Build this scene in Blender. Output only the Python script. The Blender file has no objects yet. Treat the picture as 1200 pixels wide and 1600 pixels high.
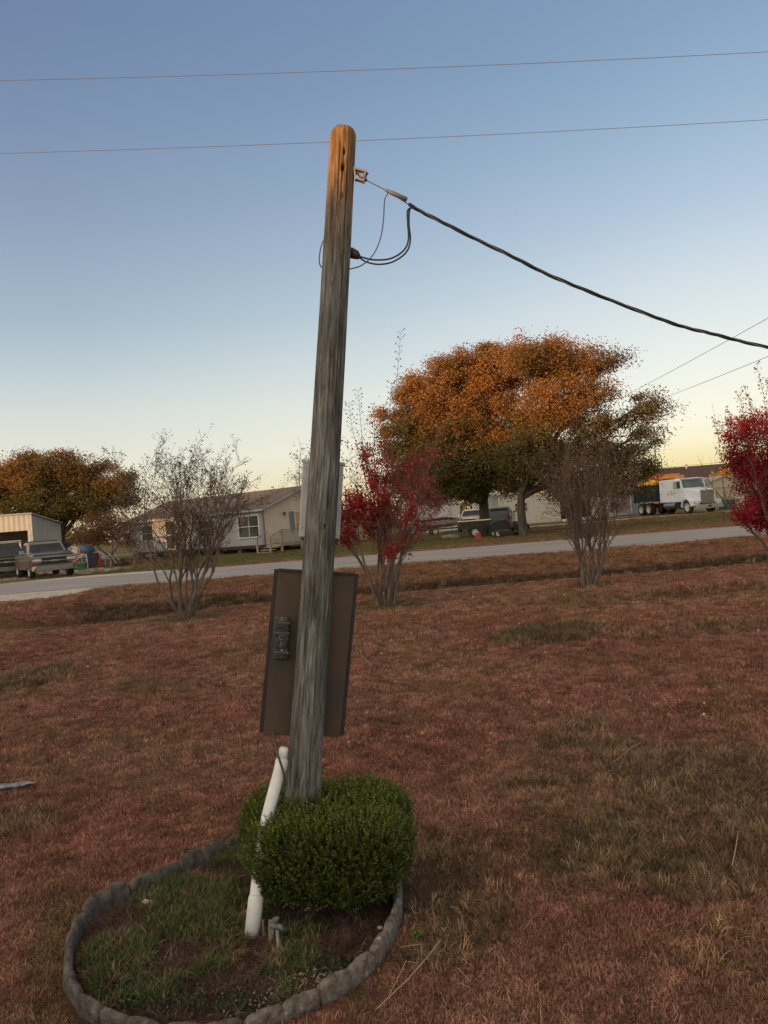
import bpy, math, random
import numpy as np
from mathutils import Vector, Matrix, Euler
R = math.radians
sc = bpy.context.scene
# ------------------------------------------------------------------ camera
CAM = Vector((0.0, 0.0, 2.1)); ROLL = R(4.5); PITCH = R(0.57); F = 1200.0
_fw = Vector((0, math.cos(PITCH), math.sin(PITCH))); _rt = Vector((1, 0, 0)); _up = _rt.cross(_fw)
_cr = _rt * math.cos(ROLL) - _up * math.sin(ROLL); _cu = _rt * math.sin(ROLL) + _up * math.cos(ROLL)
cd = bpy.data.cameras.new('camera'); cam = bpy.data.objects.new('camera', cd); sc.collection.objects.link(cam)
cd.sensor_fit = 'VERTICAL'; cd.sensor_height = 36; cd.sensor_width = 27; cd.lens = 27; cd.clip_start = .05; cd.clip_end = 3000
cam.matrix_world = Matrix.Translation(CAM) @ Matrix((_cr, _cu, -_fw)).transposed().to_4x4()
sc.camera = cam
# ------------------------------------------------------------------ world, sun, exposure
SUN_AZ = R(50); SUN_EL = R(2.6)                 # sun low, behind the viewer and to the left
SUND = Vector((-math.sin(SUN_AZ) * math.cos(SUN_EL), -math.cos(SUN_AZ) * math.cos(SUN_EL), math.sin(SUN_EL)))
w = bpy.data.worlds.new('World'); sc.world = w; w.use_nodes = True; nt = w.node_tree; nt.nodes.clear()
N = nt.nodes.new; L = nt.links.new
out = N('ShaderNodeOutputWorld'); bg = N('ShaderNodeBackground'); bg2 = N('ShaderNodeBackground'); add = N('ShaderNodeAddShader')
sky = N('ShaderNodeTexSky'); sky.sky_type = 'NISHITA'; sky.sun_disc = False; sky.sun_elevation = SUN_EL
sky.sun_rotation = math.atan2(SUND.x, SUND.y); sky.air_density = 1.0; sky.dust_density = .6
L(sky.outputs[0], bg2.inputs[0]); bg2.inputs[1].default_value = 0.01
tc = N('ShaderNodeTexCoord'); sep = N('ShaderNodeSeparateXYZ'); L(tc.outputs['Generated'], sep.inputs[0])
def lin(c):
    c = c / 255.0
    return c / 12.92 if c <= .04045 else ((c + .055) / 1.055) ** 2.4
def srgb(r, g, b): return (lin(r), lin(g), lin(b), 1)
def ramp_node(stops, interp='EASE'):
    rp = N('ShaderNodeValToRGB'); rp.color_ramp.interpolation = interp
    e = rp.color_ramp.elements
    while len(e) > 1: e.remove(e[-1])
    e[0].position = stops[0][0]; e[0].color = stops[0][1]
    for p, c in stops[1:]:
        k = e.new(p); k.color = c
    return rp
SKY = 1.0
rA = ramp_node([(p, srgb(*c)) for p, c in [(0,(238,212,140)),(.026,(240,220,155)),(.045,(244,228,176)),(.065,(249,240,205)),(.095,(249,247,227)),(.16,(236,240,234)),(.24,(213,224,230)),(.338,(176,197,218)),(.42,(152,178,205)),(.495,(133,162,191)),(.60,(122,150,184)),(.72,(172,168,166)),(1,(200,188,172))]], 'LINEAR')
rB = ramp_node([(p, srgb(*c)) for p, c in [(0,(226,206,172)),(.05,(230,220,190)),(.095,(228,228,212)),(.153,(214,219,214)),(.20,(192,206,211)),(.263,(165,185,200)),(.33,(150,170,191)),(.395,(135,155,182)),(.47,(122,143,174)),(.547,(111,131,166)),(.62,(108,128,164)),(.74,(172,168,166)),(1,(200,188,172))]], 'LINEAR')
L(sep.outputs[2], rA.inputs[0]); L(sep.outputs[2], rB.inputs[0])
mr = N('ShaderNodeMapRange'); mr.inputs[1].default_value = -.35; mr.inputs[2].default_value = .38; L(sep.outputs[0], mr.inputs[0])
mx = N('ShaderNodeMix'); mx.data_type = 'RGBA'; L(mr.outputs[0], mx.inputs[0]); L(rB.outputs[0], mx.inputs[6]); L(rA.outputs[0], mx.inputs[7])
vm = N('ShaderNodeVectorMath'); vm.operation = 'DOT_PRODUCT'; L(tc.outputs['Generated'], vm.inputs[0]); vm.inputs[1].default_value = (-math.sin(SUN_AZ) * .97, -math.cos(SUN_AZ) * .97, .25)
m2 = N('ShaderNodeMapRange'); m2.interpolation_type = 'SMOOTHSTEP'; m2.inputs[1].default_value = -.05; m2.inputs[2].default_value = .95; m2.inputs[3].default_value = 0; m2.inputs[4].default_value = 3.5
L(vm.outputs['Value'], m2.inputs[0])                       # the sunset side of the sky, behind the viewer, is several times brighter and warm
m3 = N('ShaderNodeVectorMath'); m3.operation = 'SCALE'; m3.inputs[0].default_value = (1.1, .78, .45); L(m2.outputs[0], m3.inputs['Scale'])
m4 = N('ShaderNodeVectorMath'); m4.operation = 'MULTIPLY_ADD'; L(mx.outputs[2], m4.inputs[0]); L(m3.outputs[0], m4.inputs[1]); L(mx.outputs[2], m4.inputs[2])
L(m4.outputs[0], bg.inputs[0]); bg.inputs[1].default_value = 1.0
L(bg.outputs[0], add.inputs[0]); L(bg2.outputs[0], add.inputs[1]); L(add.outputs[0], out.inputs[0])
sl = bpy.data.lights.new('sun', 'SUN'); sl.energy = 4.6; sl.angle = R(.6); sl.color = (1, .50, .19)
so = bpy.data.objects.new('sun', sl); sc.collection.objects.link(so); so.rotation_euler = SUND.to_track_quat('Z', 'Y').to_euler()
sc.view_settings.view_transform = 'Standard'; sc.view_settings.look = 'None'; sc.view_settings.gamma = 1; sc.view_settings.exposure = 0.0
sc.cycles.max_bounces = 6; sc.cycles.transparent_max_bounces = 8; sc.cycles.diffuse_bounces = 3
# ------------------------------------------------------------------ helpers: tagging
col = sc.collection
def tag(o, label=None, cat=None, group=None, kind=None):
    if label: o['label'] = label
    if cat: o['category'] = cat
    if group: o['group'] = group
    if kind: o['kind'] = kind
    return o
def empty(name, loc=(0, 0, 0), rz=0.0, label=None, cat=None, group=None):
    o = bpy.data.objects.new(name, None); col.objects.link(o); o.location = loc; o.rotation_euler = (0, 0, rz)
    o.empty_display_size = .1
    return tag(o, label, cat, group)
def copy_tree(o, parent=None):
    c = o.copy(); col.objects.link(c); inv = o.matrix_parent_inverse.copy(); c.parent = parent; c.matrix_parent_inverse = inv
    for ch in list(o.children): copy_tree(ch, c)
    return c
# ------------------------------------------------------------------ helpers: noise
def _h(ix, iy, s):
    n = (ix.astype(np.int64) * 374761393 + iy.astype(np.int64) * 668265263 + s * 1442695041) & 0x7fffffff
    n = ((n ^ (n >> 13)) * 1274126177) & 0x7fffffff
    n = n ^ (n >> 16)
    return (n & 0xffff) / 65535.0
def vn(x, y, s=0):
    x = np.asarray(x, float); y = np.asarray(y, float)
    ix = np.floor(x); iy = np.floor(y); fx = x - ix; fy = y - iy
    fx = fx * fx * (3 - 2 * fx); fy = fy * fy * (3 - 2 * fy)
    a = _h(ix, iy, s); b = _h(ix + 1, iy, s); c = _h(ix, iy + 1, s); d = _h(ix + 1, iy + 1, s)
    return (a * (1 - fx) + b * fx) * (1 - fy) + (c * (1 - fx) + d * fx) * fy
def fbm(x, y, s=0, o=4):
    t = 0; a = .5
    for k in range(o):
        t = t + a * vn(np.asarray(x) * 2 ** k, np.asarray(y) * 2 ** k, s + k * 17); a *= .5
    return t / (1 - .5 ** o)
def S(a, b, t):
    t = np.clip((np.asarray(t, float) - a) / (b - a), 0, 1); return t * t * (3 - 2 * t)
# ------------------------------------------------------------------ terrain
ROAD0, ROAD1, ROADZ = 24.9, 32.4, .65
def lip(x): return 17.4 - 1.7 * S(-3.2, -6.0, x) + .25 * (vn(np.asarray(x) * .35, 0 * np.asarray(x), 5) - .5)
def terr(x, y):
    x = np.asarray(x, float); y = np.asarray(y, float)
    base = .42 * S(5, 16, y) + (ROADZ - .42) * S(16, 24.3, y)
    lp = lip(x)
    on = S(-9.3, -7.2, x)                                   # the ditch ends at a crossing on the left
    wdt = .55 + 1.3 * S(-3.5, -6, x)
    prof = S(lp - .15, lp + wdt, y) * (1 - S(lp + wdt + .5, 24.4, y))
    depth = .50 - .14 * S(3, 9, x)
    z = base - depth * on * prof
    z = z - .22 * S(-4.6, -6.3, x) * np.exp(-((y - 12.2) / .95) ** 2)
    z = z - .05 * S(33, 36, y) * (1 - S(38, 44, y))
    z = z - .06 * np.exp(-(((x - 6.5) / 3) ** 2 + ((y - 13.2) / .7) ** 2)) + .05 * np.exp(-((y - 14.3) / .8) ** 2) * S(1, 4, x)
    z = z + .035 * (fbm(x * .5, y * .5, 3) - .5) * S(2, 5, y) * (1 - S(23, 25, y)) + .05 * (fbm(x * .2, y * .2, 9) - .5) * S(33, 36, y)
    return z
def ray(px, py):
    u = (px - 600) / F; v = (800 - py) / F
    return (_cr * u + _cu * v + _fw)
def P(px, py, d): return CAM + ray(px, py) * d
_GC = {}
def G(px, py, far=120):
    k = (px, py)
    if k not in _GC: _GC[k] = _G(px, py, far)
    return _GC[k].copy()
def _G(px, py, far=120):
    r = ray(px, py); d = 2.0
    while d < far:
        p = CAM + r * d
        if p.z <= float(terr(p.x, p.y)): break
        d += .02 + d * .002
    p = CAM + r * d
    return Vector((p.x, p.y, float(terr(p.x, p.y))))
def GD(px, d):                                                # ground point under image column px (at horizon level) at depth d
    p = P(px, 812 - (px - 600) * math.tan(ROLL), d)
    return Vector((p.x, p.y, float(terr(p.x, p.y))))
# ------------------------------------------------------------------ materials
MATS = {}
def principled(m):
    m.use_nodes = True
    return m.node_tree, m.node_tree.nodes['Principled BSDF']
def mat(name, c1, c2=None, scale=6, rough=.7, metal=0, bump=0.0, bscale=None, stretch=(1, 1, 1), detail=6, lo=.35, hi=.65, spec=.4, wave=None, trans=0, coat=0, third=None, dist=.02):
    if name in MATS: return MATS[name]
    m = bpy.data.materials.new(name); MATS[name] = m; t, b = principled(m); n = t.nodes.new; l = t.links.new
    b.inputs['Roughness'].default_value = rough; b.inputs['Metallic'].default_value = metal; b.inputs['Specular IOR Level'].default_value = spec
    b.inputs['Transmission Weight'].default_value = trans; b.inputs['Coat Weight'].default_value = coat
    c2 = c2 or tuple(x * .72 for x in c1[:3])
    co = n('ShaderNodeTexCoord'); mp = n('ShaderNodeMapping'); mp.inputs['Scale'].default_value = stretch; l(co.outputs['Object'], mp.inputs[0])
    no = n('ShaderNodeTexNoise'); no.inputs['Scale'].default_value = scale; no.inputs['Detail'].default_value = detail; l(mp.outputs[0], no.inputs[0])
    rp = n('ShaderNodeValToRGB'); e = rp.color_ramp.elements
    e[0].position = lo; e[0].color = (*c2[:3], 1); e[1].position = hi; e[1].color = (*c1[:3], 1)
    if third:
        k = e.new(min(.98, hi + .12)); k.color = (*third[:3], 1)
    l(no.outputs[0], rp.inputs[0]); l(rp.outputs[0], b.inputs['Base Color'])
    hgt = None
    if bump:
        no2 = n('ShaderNodeTexNoise'); no2.inputs['Scale'].default_value = bscale or scale * 4; no2.inputs['Detail'].default_value = 5; l(mp.outputs[0], no2.inputs[0])
        bp = n('ShaderNodeBump'); bp.inputs['Strength'].default_value = bump; bp.inputs['Distance'].default_value = dist; l(no2.outputs[0], bp.inputs['Height']); l(bp.outputs[0], b.inputs['Normal'])
        hgt = bp
    if wave:
        ax, per, prof_, st, dd = wave
        wv = n('ShaderNodeTexWave'); wv.wave_type = 'BANDS'; wv.bands_direction = ax; wv.wave_profile = prof_; wv.inputs['Scale'].default_value = 1 / per * (2 * math.pi) / 20
        l(co.outputs['Object'], wv.inputs[0])
        bp2 = n('ShaderNodeBump'); bp2.inputs['Strength'].default_value = st; bp2.inputs['Distance'].default_value = dd; l(wv.outputs[1], bp2.inputs['Height'])
        if hgt: l(hgt.outputs[0], bp2.inputs['Normal'])
        l(bp2.outputs[0], b.inputs['Normal'])
    return m
def mat_attr(name, attr='tint', rough=.6, inst=False, transl=0.0, vary=.25, spec=.3):
    if name in MATS: return MATS[name]
    m = bpy.data.materials.new(name); MATS[name] = m; t, b = principled(m); n = t.nodes.new; l = t.links.new
    a = n('ShaderNodeAttribute'); a.attribute_name = attr; a.attribute_type = 'INSTANCER' if inst else 'GEOMETRY'
    g = n('ShaderNodeNewGeometry'); hs = n('ShaderNodeHueSaturation'); mm = n('ShaderNodeMapRange'); l(g.outputs['Random Per Island'], mm.inputs[0])
    mm.inputs[3].default_value = 1 - vary; mm.inputs[4].default_value = 1 + vary; l(mm.outputs[0], hs.inputs['Value']); l(a.outputs[0], hs.inputs['Color'])
    l(hs.outputs[0], b.inputs['Base Color']); b.inputs['Roughness'].default_value = rough; b.inputs['Specular IOR Level'].default_value = spec
    if transl:
        tr = n('ShaderNodeBsdfTranslucent'); l(hs.outputs[0], tr.inputs[0]); ms = n('ShaderNodeMixShader'); ms.inputs[0].default_value = transl
        o = t.nodes['Material Output']; l(b.outputs[0], ms.inputs[1]); l(tr.outputs[0], ms.inputs[2]); l(ms.outputs[0], o.inputs[0])
    return m
# ------------------------------------------------------------------ mesh builders
def link_mesh(name, me, m=None, parent=None):
    o = bpy.data.objects.new(name, me); col.objects.link(o)
    if m: me.materials.append(m)
    if parent: o.parent = parent
    return o
class MB:
    def __init__(s): s.v = []; s.f = []
    def add(s, vs, fs):
        k = len(s.v); s.v += [tuple(v) for v in vs]; s.f += [tuple(i + k for i in f) for f in fs]; return s
    def box(s, c, d, rot=None, taper=None):
        x, y, z = d[0] / 2, d[1] / 2, d[2] / 2
        vs = [Vector((a * x, b * y, e * z)) for e in (-1, 1) for b in (-1, 1) for a in (-1, 1)]
        if taper:
            for v in vs[4:]: v.x *= taper[0]; v.y *= taper[1]
        if rot: M_ = Euler(rot).to_matrix(); vs = [M_ @ v for v in vs]
        c = Vector(c)
        return s.add([v + c for v in vs], [(0, 2, 3, 1), (4, 5, 7, 6), (0, 1, 5, 4), (1, 3, 7, 5), (3, 2, 6, 7), (2, 0, 4, 6)])
    def beam(s, a, b, w_, h_, up=(0, 0, 1)):
        a = Vector(a); b = Vector(b); d = (b - a).normalized(); sd = d.cross(Vector(up))
        if sd.length < 1e-4: sd = d.cross(Vector((1, 0, 0)))
        sd.normalize(); u = sd.cross(d)
        vs = [p + sd * (i * w_ / 2) + u * (j * h_ / 2) for p in (a, b) for (i, j) in ((-1, -1), (1, -1), (1, 1), (-1, 1))]
        return s.add(vs, [(3, 2, 1, 0), (4, 5, 6, 7), (0, 1, 5, 4), (1, 2, 6, 5), (2, 3, 7, 6), (3, 0, 4, 7)])
    def tube(s, pts, rad, n=6, cap=True):
        pts = [Vector(p) for p in pts]
        if not hasattr(rad, '__len__'): rad = [rad] * len(pts)
        k = len(s.v); d0 = (pts[1] - pts[0]).normalized()
        a = d0.orthogonal().normalized()
        for i, p in enumerate(pts):
            d = (pts[min(i + 1, len(pts) - 1)] - pts[max(i - 1, 0)])
            if d.length < 1e-9: d = d0
            d = d.normalized(); a = (a - d * a.dot(d))
            if a.length < 1e-5: a = d.orthogonal()
            a.normalize(); b = d.cross(a)
            for j in range(n):
                t = 2 * math.pi * j / n
                q = p + (a * math.cos(t) + b * math.sin(t)) * rad[i]; s.v.append((q.x, q.y, q.z))
        for i in range(len(pts) - 1):
            for j in range(n):
                j2 = (j + 1) % n; s.f.append((k + i * n + j, k + i * n + j2, k + (i + 1) * n + j2, k + (i + 1) * n + j))
        if cap:
            s.f.append(tuple(k + j for j in reversed(range(n)))); e = k + (len(pts) - 1) * n; s.f.append(tuple(e + j for j in range(n)))
        return s
    def prism(s, prof, y0, y1, axis='y'):
        n = len(prof)
        mk = (lambda p, y: (p[0], y, p[1])) if axis == 'y' else ((lambda p, y: (y, p[0], p[1])) if axis == 'x' else (lambda p, y: (p[0], p[1], y)))
        vs = [mk(p, y0) for p in prof] + [mk(p, y1) for p in prof]
        return s.add(vs, [tuple(range(n)), tuple(reversed(range(n, 2 * n)))] + [(i, i + n, (i + 1) % n + n, (i + 1) % n) for i in range(n)])
    def loft(s, rings, cap=True):
        n = len(rings[0]); k = len(s.v)
        for r in rings: s.v += [tuple(v) for v in r]
        for i in range(len(rings) - 1):
            for j in range(n):
                j2 = (j + 1) % n; s.f.append((k + i * n + j, k + i * n + j2, k + (i + 1) * n + j2, k + (i + 1) * n + j))
        if cap: s.f.append(tuple(k + j for j in reversed(range(n)))); e = k + (len(rings) - 1) * n; s.f.append(tuple(e + j for j in range(n)))
        return s
    def lathe(s, prof, c, axis='y', n=24, cap=True):                # prof: (r, h) pairs
        c = Vector(c); rings = []
        for r, h in prof:
            ring = []
            for j in range(n):
                t = 2 * math.pi * j / n; a, b = r * math.cos(t), r * math.sin(t)
                ring.append(c + (Vector((a, h, b)) if axis == 'y' else Vector((a, b, h)) if axis == 'z' else Vector((h, a, b))))
            rings.append(ring)
        return s.loft(rings, cap)
    def quad(s, a, b, c, d): return s.add([a, b, c, d], [(0, 1, 2, 3)])
    def build(s, name, m, parent=None, smooth=False, bevel=0, angle=35):
        me = bpy.data.meshes.new(name); me.from_pydata(s.v, [], s.f); me.update()
        import bmesh
        bm = bmesh.new(); bm.from_mesh(me); bmesh.ops.recalc_face_normals(bm, faces=bm.faces); bm.to_mesh(me); bm.free()
        if smooth:
            me.polygons.foreach_set('use_smooth', [True] * len(me.polygons))
        o = link_mesh(name, me, m, parent)
        if bevel:
            b = o.modifiers.new('bevel', 'BEVEL'); b.width = bevel; b.segments = 2; b.limit_method = 'ANGLE'; b.angle_limit = R(angle)
        return o
def np_mesh(name, V, Fq, m, parent=None, attrs=None, smooth=False):
    me = bpy.data.meshes.new(name); k = Fq.shape[1]
    me.vertices.add(len(V)); me.vertices.foreach_set('co', np.ascontiguousarray(V, dtype=np.float32).ravel())
    me.loops.add(Fq.size); me.loops.foreach_set('vertex_index', np.ascontiguousarray(Fq, dtype=np.int32).ravel())
    me.polygons.add(len(Fq)); me.polygons.foreach_set('loop_start', np.arange(0, Fq.size, k, dtype=np.int32)); me.polygons.foreach_set('loop_total', np.full(len(Fq), k, np.int32))
    me.update(calc_edges=True)
    if smooth: me.polygons.foreach_set('use_smooth', [True] * len(me.polygons))
    for an, (ty, dat) in (attrs or {}).items():
        a = me.attributes.new(an, ty, 'POINT'); a.data.foreach_set('color' if ty == 'FLOAT_COLOR' else 'value' if ty in ('FLOAT', 'INT') else 'vector', np.ascontiguousarray(dat).ravel())
    return link_mesh(name, me, m, parent)
def leaves(name, pts, size, colr, m, parent=None, rng=None, up=.0, aspect=.55):
    """many leaf-sized rhombi; pts (n,3), size (n,), colr (n,3)"""
    n = len(pts); rng = rng or np.random.default_rng(1)
    d = rng.normal(size=(n, 3)); d[:, 2] += up; d /= np.linalg.norm(d, axis=1)[:, None]
    e = rng.normal(size=(n, 3)); e -= d * (d * e).sum(1)[:, None]; e /= np.linalg.norm(e, axis=1)[:, None]
    f = np.cross(d, e)
    s = np.asarray(size)[:, None] if hasattr(size, '__len__') else size
    p = pts
    V = np.stack([p - d * s * .5, p + e * s * aspect * .5 + f * s * .08, p + d * s * .5, p - e * s * aspect * .5 + f * s * .08], 1).reshape(-1, 3)
    Fq = np.arange(4 * n).reshape(n, 4)
    C = np.repeat(np.concatenate([colr, np.ones((n, 1))], 1), 4, axis=0)
    return np_mesh(name, V, Fq, m, parent, {'tint': ('FLOAT_COLOR', C.astype(np.float32))})
# ------------------------------------------------------------------ ground
RING_PX = [(352, 1334), (290, 1362), (215, 1396), (155, 1425), (122, 1462), (108, 1505), (106, 1545), (132, 1585), (185, 1618), (262, 1640), (345, 1634), (425, 1604),
           (490, 1574), (542, 1546), (584, 1512), (608, 1475), (621, 1437), (622, 1404), (617, 1380), (600, 1352), (560, 1325), (500, 1311), (430, 1314), (385, 1324)]
RING = [G(*p) for p in RING_PX]
RX = np.array([p.x for p in RING]); RY = np.array([p.y for p in RING])
def inring(x, y, grow=0.0):
    cx, cy = RX.mean(), RY.mean(); x = np.asarray(x, float); y = np.asarray(y, float)
    th = np.arctan2(y - cy, x - cx); tr = np.arctan2(RY - cy, RX - cx); rr = np.hypot(RX - cx, RY - cy)
    o = np.argsort(tr); tr = tr[o]; rr = rr[o]
    rad = np.interp(th, np.concatenate([tr[-1:] - 2 * np.pi, tr, tr[:1] + 2 * np.pi]), np.concatenate([rr[-1:], rr, rr[:1]]))
    return np.hypot(x - cx, y - cy) - rad < grow
def blob(x, y, px, py, rx, ry, rot=0, ns=1.2, na=.6, s=1):
    c = G(px, py); dx = x - c.x; dy = y - c.y; a = dx * math.cos(rot) + dy * math.sin(rot); b = -dx * math.sin(rot) + dy * math.cos(rot)
    q = np.sqrt((a / rx) ** 2 + (b / ry) ** 2) + na * (fbm(x * ns, y * ns, s) - .5)
    return 1 - S(.7, 1.15, q)
def olive(x, y):                                              # long olive-brown grass patches
    o = 1.1 * blob(x, y, 852, 992, 1.0, .62, .12, 2.5, .5, 11)
    o = np.maximum(o, .55 * blob(x, y, 1080, 985, 1.3, .45, .05, 2.2, 1.2, 12))
    o = np.maximum(o, .5 * blob(x, y, 1090, 925, 3.0, .35, 0, 1.5, 1.6, 13))
    o = np.maximum(o, .85 * blob(x, y, 1130, 1215, 1.35, 1.25, -.2, 2.2, 1.8, 14))
    o = np.maximum(o, .8 * blob(x, y, 1010, 1330, .75, .6, .4, 2.6, 1.4, 15))
    o = np.maximum(o, .95 * blob(x, y, 20, 1062, 1.0, .9, 0, 1.5, .9, 16))
    o = np.maximum(o, .75 * blob(x, y, 30, 1285, .4, .35, 0, 3, 1.2, 17))
    o = np.maximum(o, .8 * blob(x, y, 700, 1395, .32, .8, 0, 3, 1.2, 18))
    o = np.maximum(o, .5 * blob(x, y, 1150, 1480, .5, .3, 0, 3, 1.4, 19))
    return o
def greenish(x, y):                                           # greener rims: round the trunks, round the bed
    g = 0 * x
    for (px, py, r) in ((290, 968, .75), (603, 948, .95), (921, 917, .7), (1180, 880, 1.0)): g = np.maximum(g, .8 * blob(x, y, px, py, r, r * .6, 0, 2, .9, px))
    ring = inring(x, y, .26).astype(float) * (fbm(x * 2.2, y * 2.2, 31) > .47) * (x < -.25)
    g = np.maximum(g, .65 * ring)
    g = np.maximum(g, .35 * S(.63, .74, fbm(x * .9, y * .9, 44)) * (y < 18))
    return g
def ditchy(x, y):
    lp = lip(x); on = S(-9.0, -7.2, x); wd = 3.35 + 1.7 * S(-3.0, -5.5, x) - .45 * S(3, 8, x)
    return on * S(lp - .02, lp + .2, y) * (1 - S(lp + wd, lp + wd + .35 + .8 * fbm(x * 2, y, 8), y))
def gravel_m(x, y):
    c = G(20, 935); q = np.hypot((x - c.x + .6) / 3.3, (y - 23.6) / 2.2) + .5 * (fbm(x * 1.2, y * 1.2, 71) - .5)
    a = 1 - S(.75, 1.05, q)
    edge = (np.abs(y - 24.75) < .35 + .35 * fbm(x * .8, y, 73)) * .8
    d = (1 - S(.8, 1.1, np.hypot((x + 12.6) / 4.0, (y - 33.6) / 1.9) + .5 * (fbm(x, y, 77) - .5)))
    d2 = S(58.2, 59.0, y) * (1 - S(61.2, 62.2, y)) * (x > 8) * .9
    d3 = (np.hypot((x + 21) / 7, (y - 40) / 5) < 1) * .6
    return np.clip(np.maximum.reduce([a, edge, d, d2, d3]), 0, 1)
RED = np.array([.30, .139, .095]); RED2 = np.array([.33, .178, .118]); OLV = np.array([.15, .115, .062]); GRN = np.array([.095, .11, .035])
DRY = np.array([.36, .25, .13]); TAN = np.array([.20, .125, .055]); OGRN = np.array([.12, .12, .04]); DARKS = np.array([.05, .034, .02]); GRV = np.array([.42, .38, .33])
def mixc(a, b, t): return a * (1 - t[..., None]) + b * t[..., None]
def lawn_col(x, y):
    x = np.asarray(x, float); y = np.asarray(y, float)
    c = mixc(np.broadcast_to(RED, x.shape + (3,)), RED2, S(.35, .7, fbm(x * .7, y * .7, 21)))
    c = mixc(c, np.array([.18, .085, .06]), .25 * S(.5, .75, fbm(x * 2.7, y * 2.7, 22)))
    c = mixc(c, TAN * 1.15, .32 * S(.5, .75, fbm(x * 1.3 + 9, y * 1.6, 23))); c = mixc(c, TAN * 1.2, .55 * S(19.5, 20.5, y) * (y < 24.8) * S(.3, .6, fbm(x * .5, y * .7, 29)))
    c = mixc(c, TAN * 1.1, .5 * S(14, 17, y) * (y < 18) * S(-3, -6, x))
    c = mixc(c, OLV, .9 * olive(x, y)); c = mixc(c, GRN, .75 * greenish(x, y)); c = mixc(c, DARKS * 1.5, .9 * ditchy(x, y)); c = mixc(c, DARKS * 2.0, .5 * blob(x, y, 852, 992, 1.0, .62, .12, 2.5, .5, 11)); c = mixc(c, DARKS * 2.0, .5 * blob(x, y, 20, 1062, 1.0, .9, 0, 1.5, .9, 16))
    far = S(32.4, 33.0, y); fc = mixc(np.broadcast_to(TAN * .95, x.shape + (3,)), OGRN, S(.4, .6, fbm(x * .12, y * .22, 24)))
    fc = mixc(fc, RED2 * .8, .7 * (1 - S(35, 38, y)) * S(-10, -4, x) * S(.3, .6, fbm(x * .3, y * .3, 25)))
    return mixc(c, fc, far)
gx = np.concatenate([-np.geomspace(13, 900, 34)[::-1], np.arange(-12.9, 12.95, .1), np.geomspace(13, 900, 34)])
gy = np.concatenate([-np.geomspace(2, 400, 22)[::-1], np.arange(-1.5, 1.6, .5), np.arange(1.8, 8, .08), np.arange(8, 27, .14), np.arange(27.2, 70, .6), np.geomspace(71, 1500, 30)])
X, Y = np.meshgrid(gx, gy); Z = terr(X, Y)
INR = inring(X, Y, -.02)
onroad = (Y > ROAD0 + .15) & (Y < ROAD1 - .15)
Z = Z - .03 * onroad + INR * (.012 * fbm(X * 7, Y * 7, 51) - .015)
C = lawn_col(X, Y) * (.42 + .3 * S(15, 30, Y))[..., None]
gm = gravel_m(X, Y) * (Y > 21)
C = mixc(C, GRV, gm)
soil = mixc(np.broadcast_to(np.array([.052, .03, .021]), X.shape + (3,)), np.array([.085, .058, .04]), fbm(X * 5, Y * 5, 61))
C = np.where(INR[..., None], soil, C)
ny, nx = X.shape; idx = np.arange(nx * ny).reshape(ny, nx)
Fq = np.stack([idx[:-1, :-1], idx[:-1, 1:], idx[1:, 1:], idx[1:, :-1]], -1).reshape(-1, 4)
def ground_mat():
    m = bpy.data.materials.new('ground_mat'); t, b = principled(m); n = t.nodes.new; l = t.links.new
    a = n('ShaderNodeAttribute'); a.attribute_name = 'tint'; co = n('ShaderNodeTexCoord')
    no = n('ShaderNodeTexNoise'); no.inputs['Scale'].default_value = 38; no.inputs['Detail'].default_value = 8; no.inputs['Roughness'].default_value = .7; l(co.outputs['Object'], no.inputs[0])
    no3 = n('ShaderNodeTexNoise'); no3.inputs['Scale'].default_value = 4; no3.inputs['Detail'].default_value = 6; l(co.outputs['Object'], no3.inputs[0])
    mm = n('ShaderNodeMapRange'); mm.inputs[1].default_value = .3; mm.inputs[2].default_value = .7; mm.inputs[3].default_value = .45; mm.inputs[4].default_value = 1.55; l(no.outputs[0], mm.inputs[0])
    mm2 = n('ShaderNodeMapRange'); mm2.inputs[1].default_value = .3; mm2.inputs[2].default_value = .7; mm2.inputs[3].default_value = .8; mm2.inputs[4].default_value = 1.2; l(no3.outputs[0], mm2.inputs[0])
    mu = n('ShaderNodeMath'); mu.operation = 'MULTIPLY'; l(mm.outputs[0], mu.inputs[0]); l(mm2.outputs[0], mu.inputs[1])
    hs = n('ShaderNodeHueSaturation'); l(a.outputs[0], hs.inputs['Color']); l(mu.outputs[0], hs.inputs['Value']); l(hs.outputs[0], b.inputs['Base Color'])
    b.inputs['Roughness'].default_value = .95; b.inputs['Specular IOR Level'].default_value = .1
    bp = n('ShaderNodeBump'); bp.inputs['Strength'].default_value = .9; bp.inputs['Distance'].default_value = .03; l(no.outputs[0], bp.inputs['Height']); l(bp.outputs[0], b.inputs['Normal'])
    return m
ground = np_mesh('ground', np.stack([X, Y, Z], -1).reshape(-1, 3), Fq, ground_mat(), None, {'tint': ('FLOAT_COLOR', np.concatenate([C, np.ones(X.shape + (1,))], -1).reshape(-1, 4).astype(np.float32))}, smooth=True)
tag(ground, kind='structure')
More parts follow.
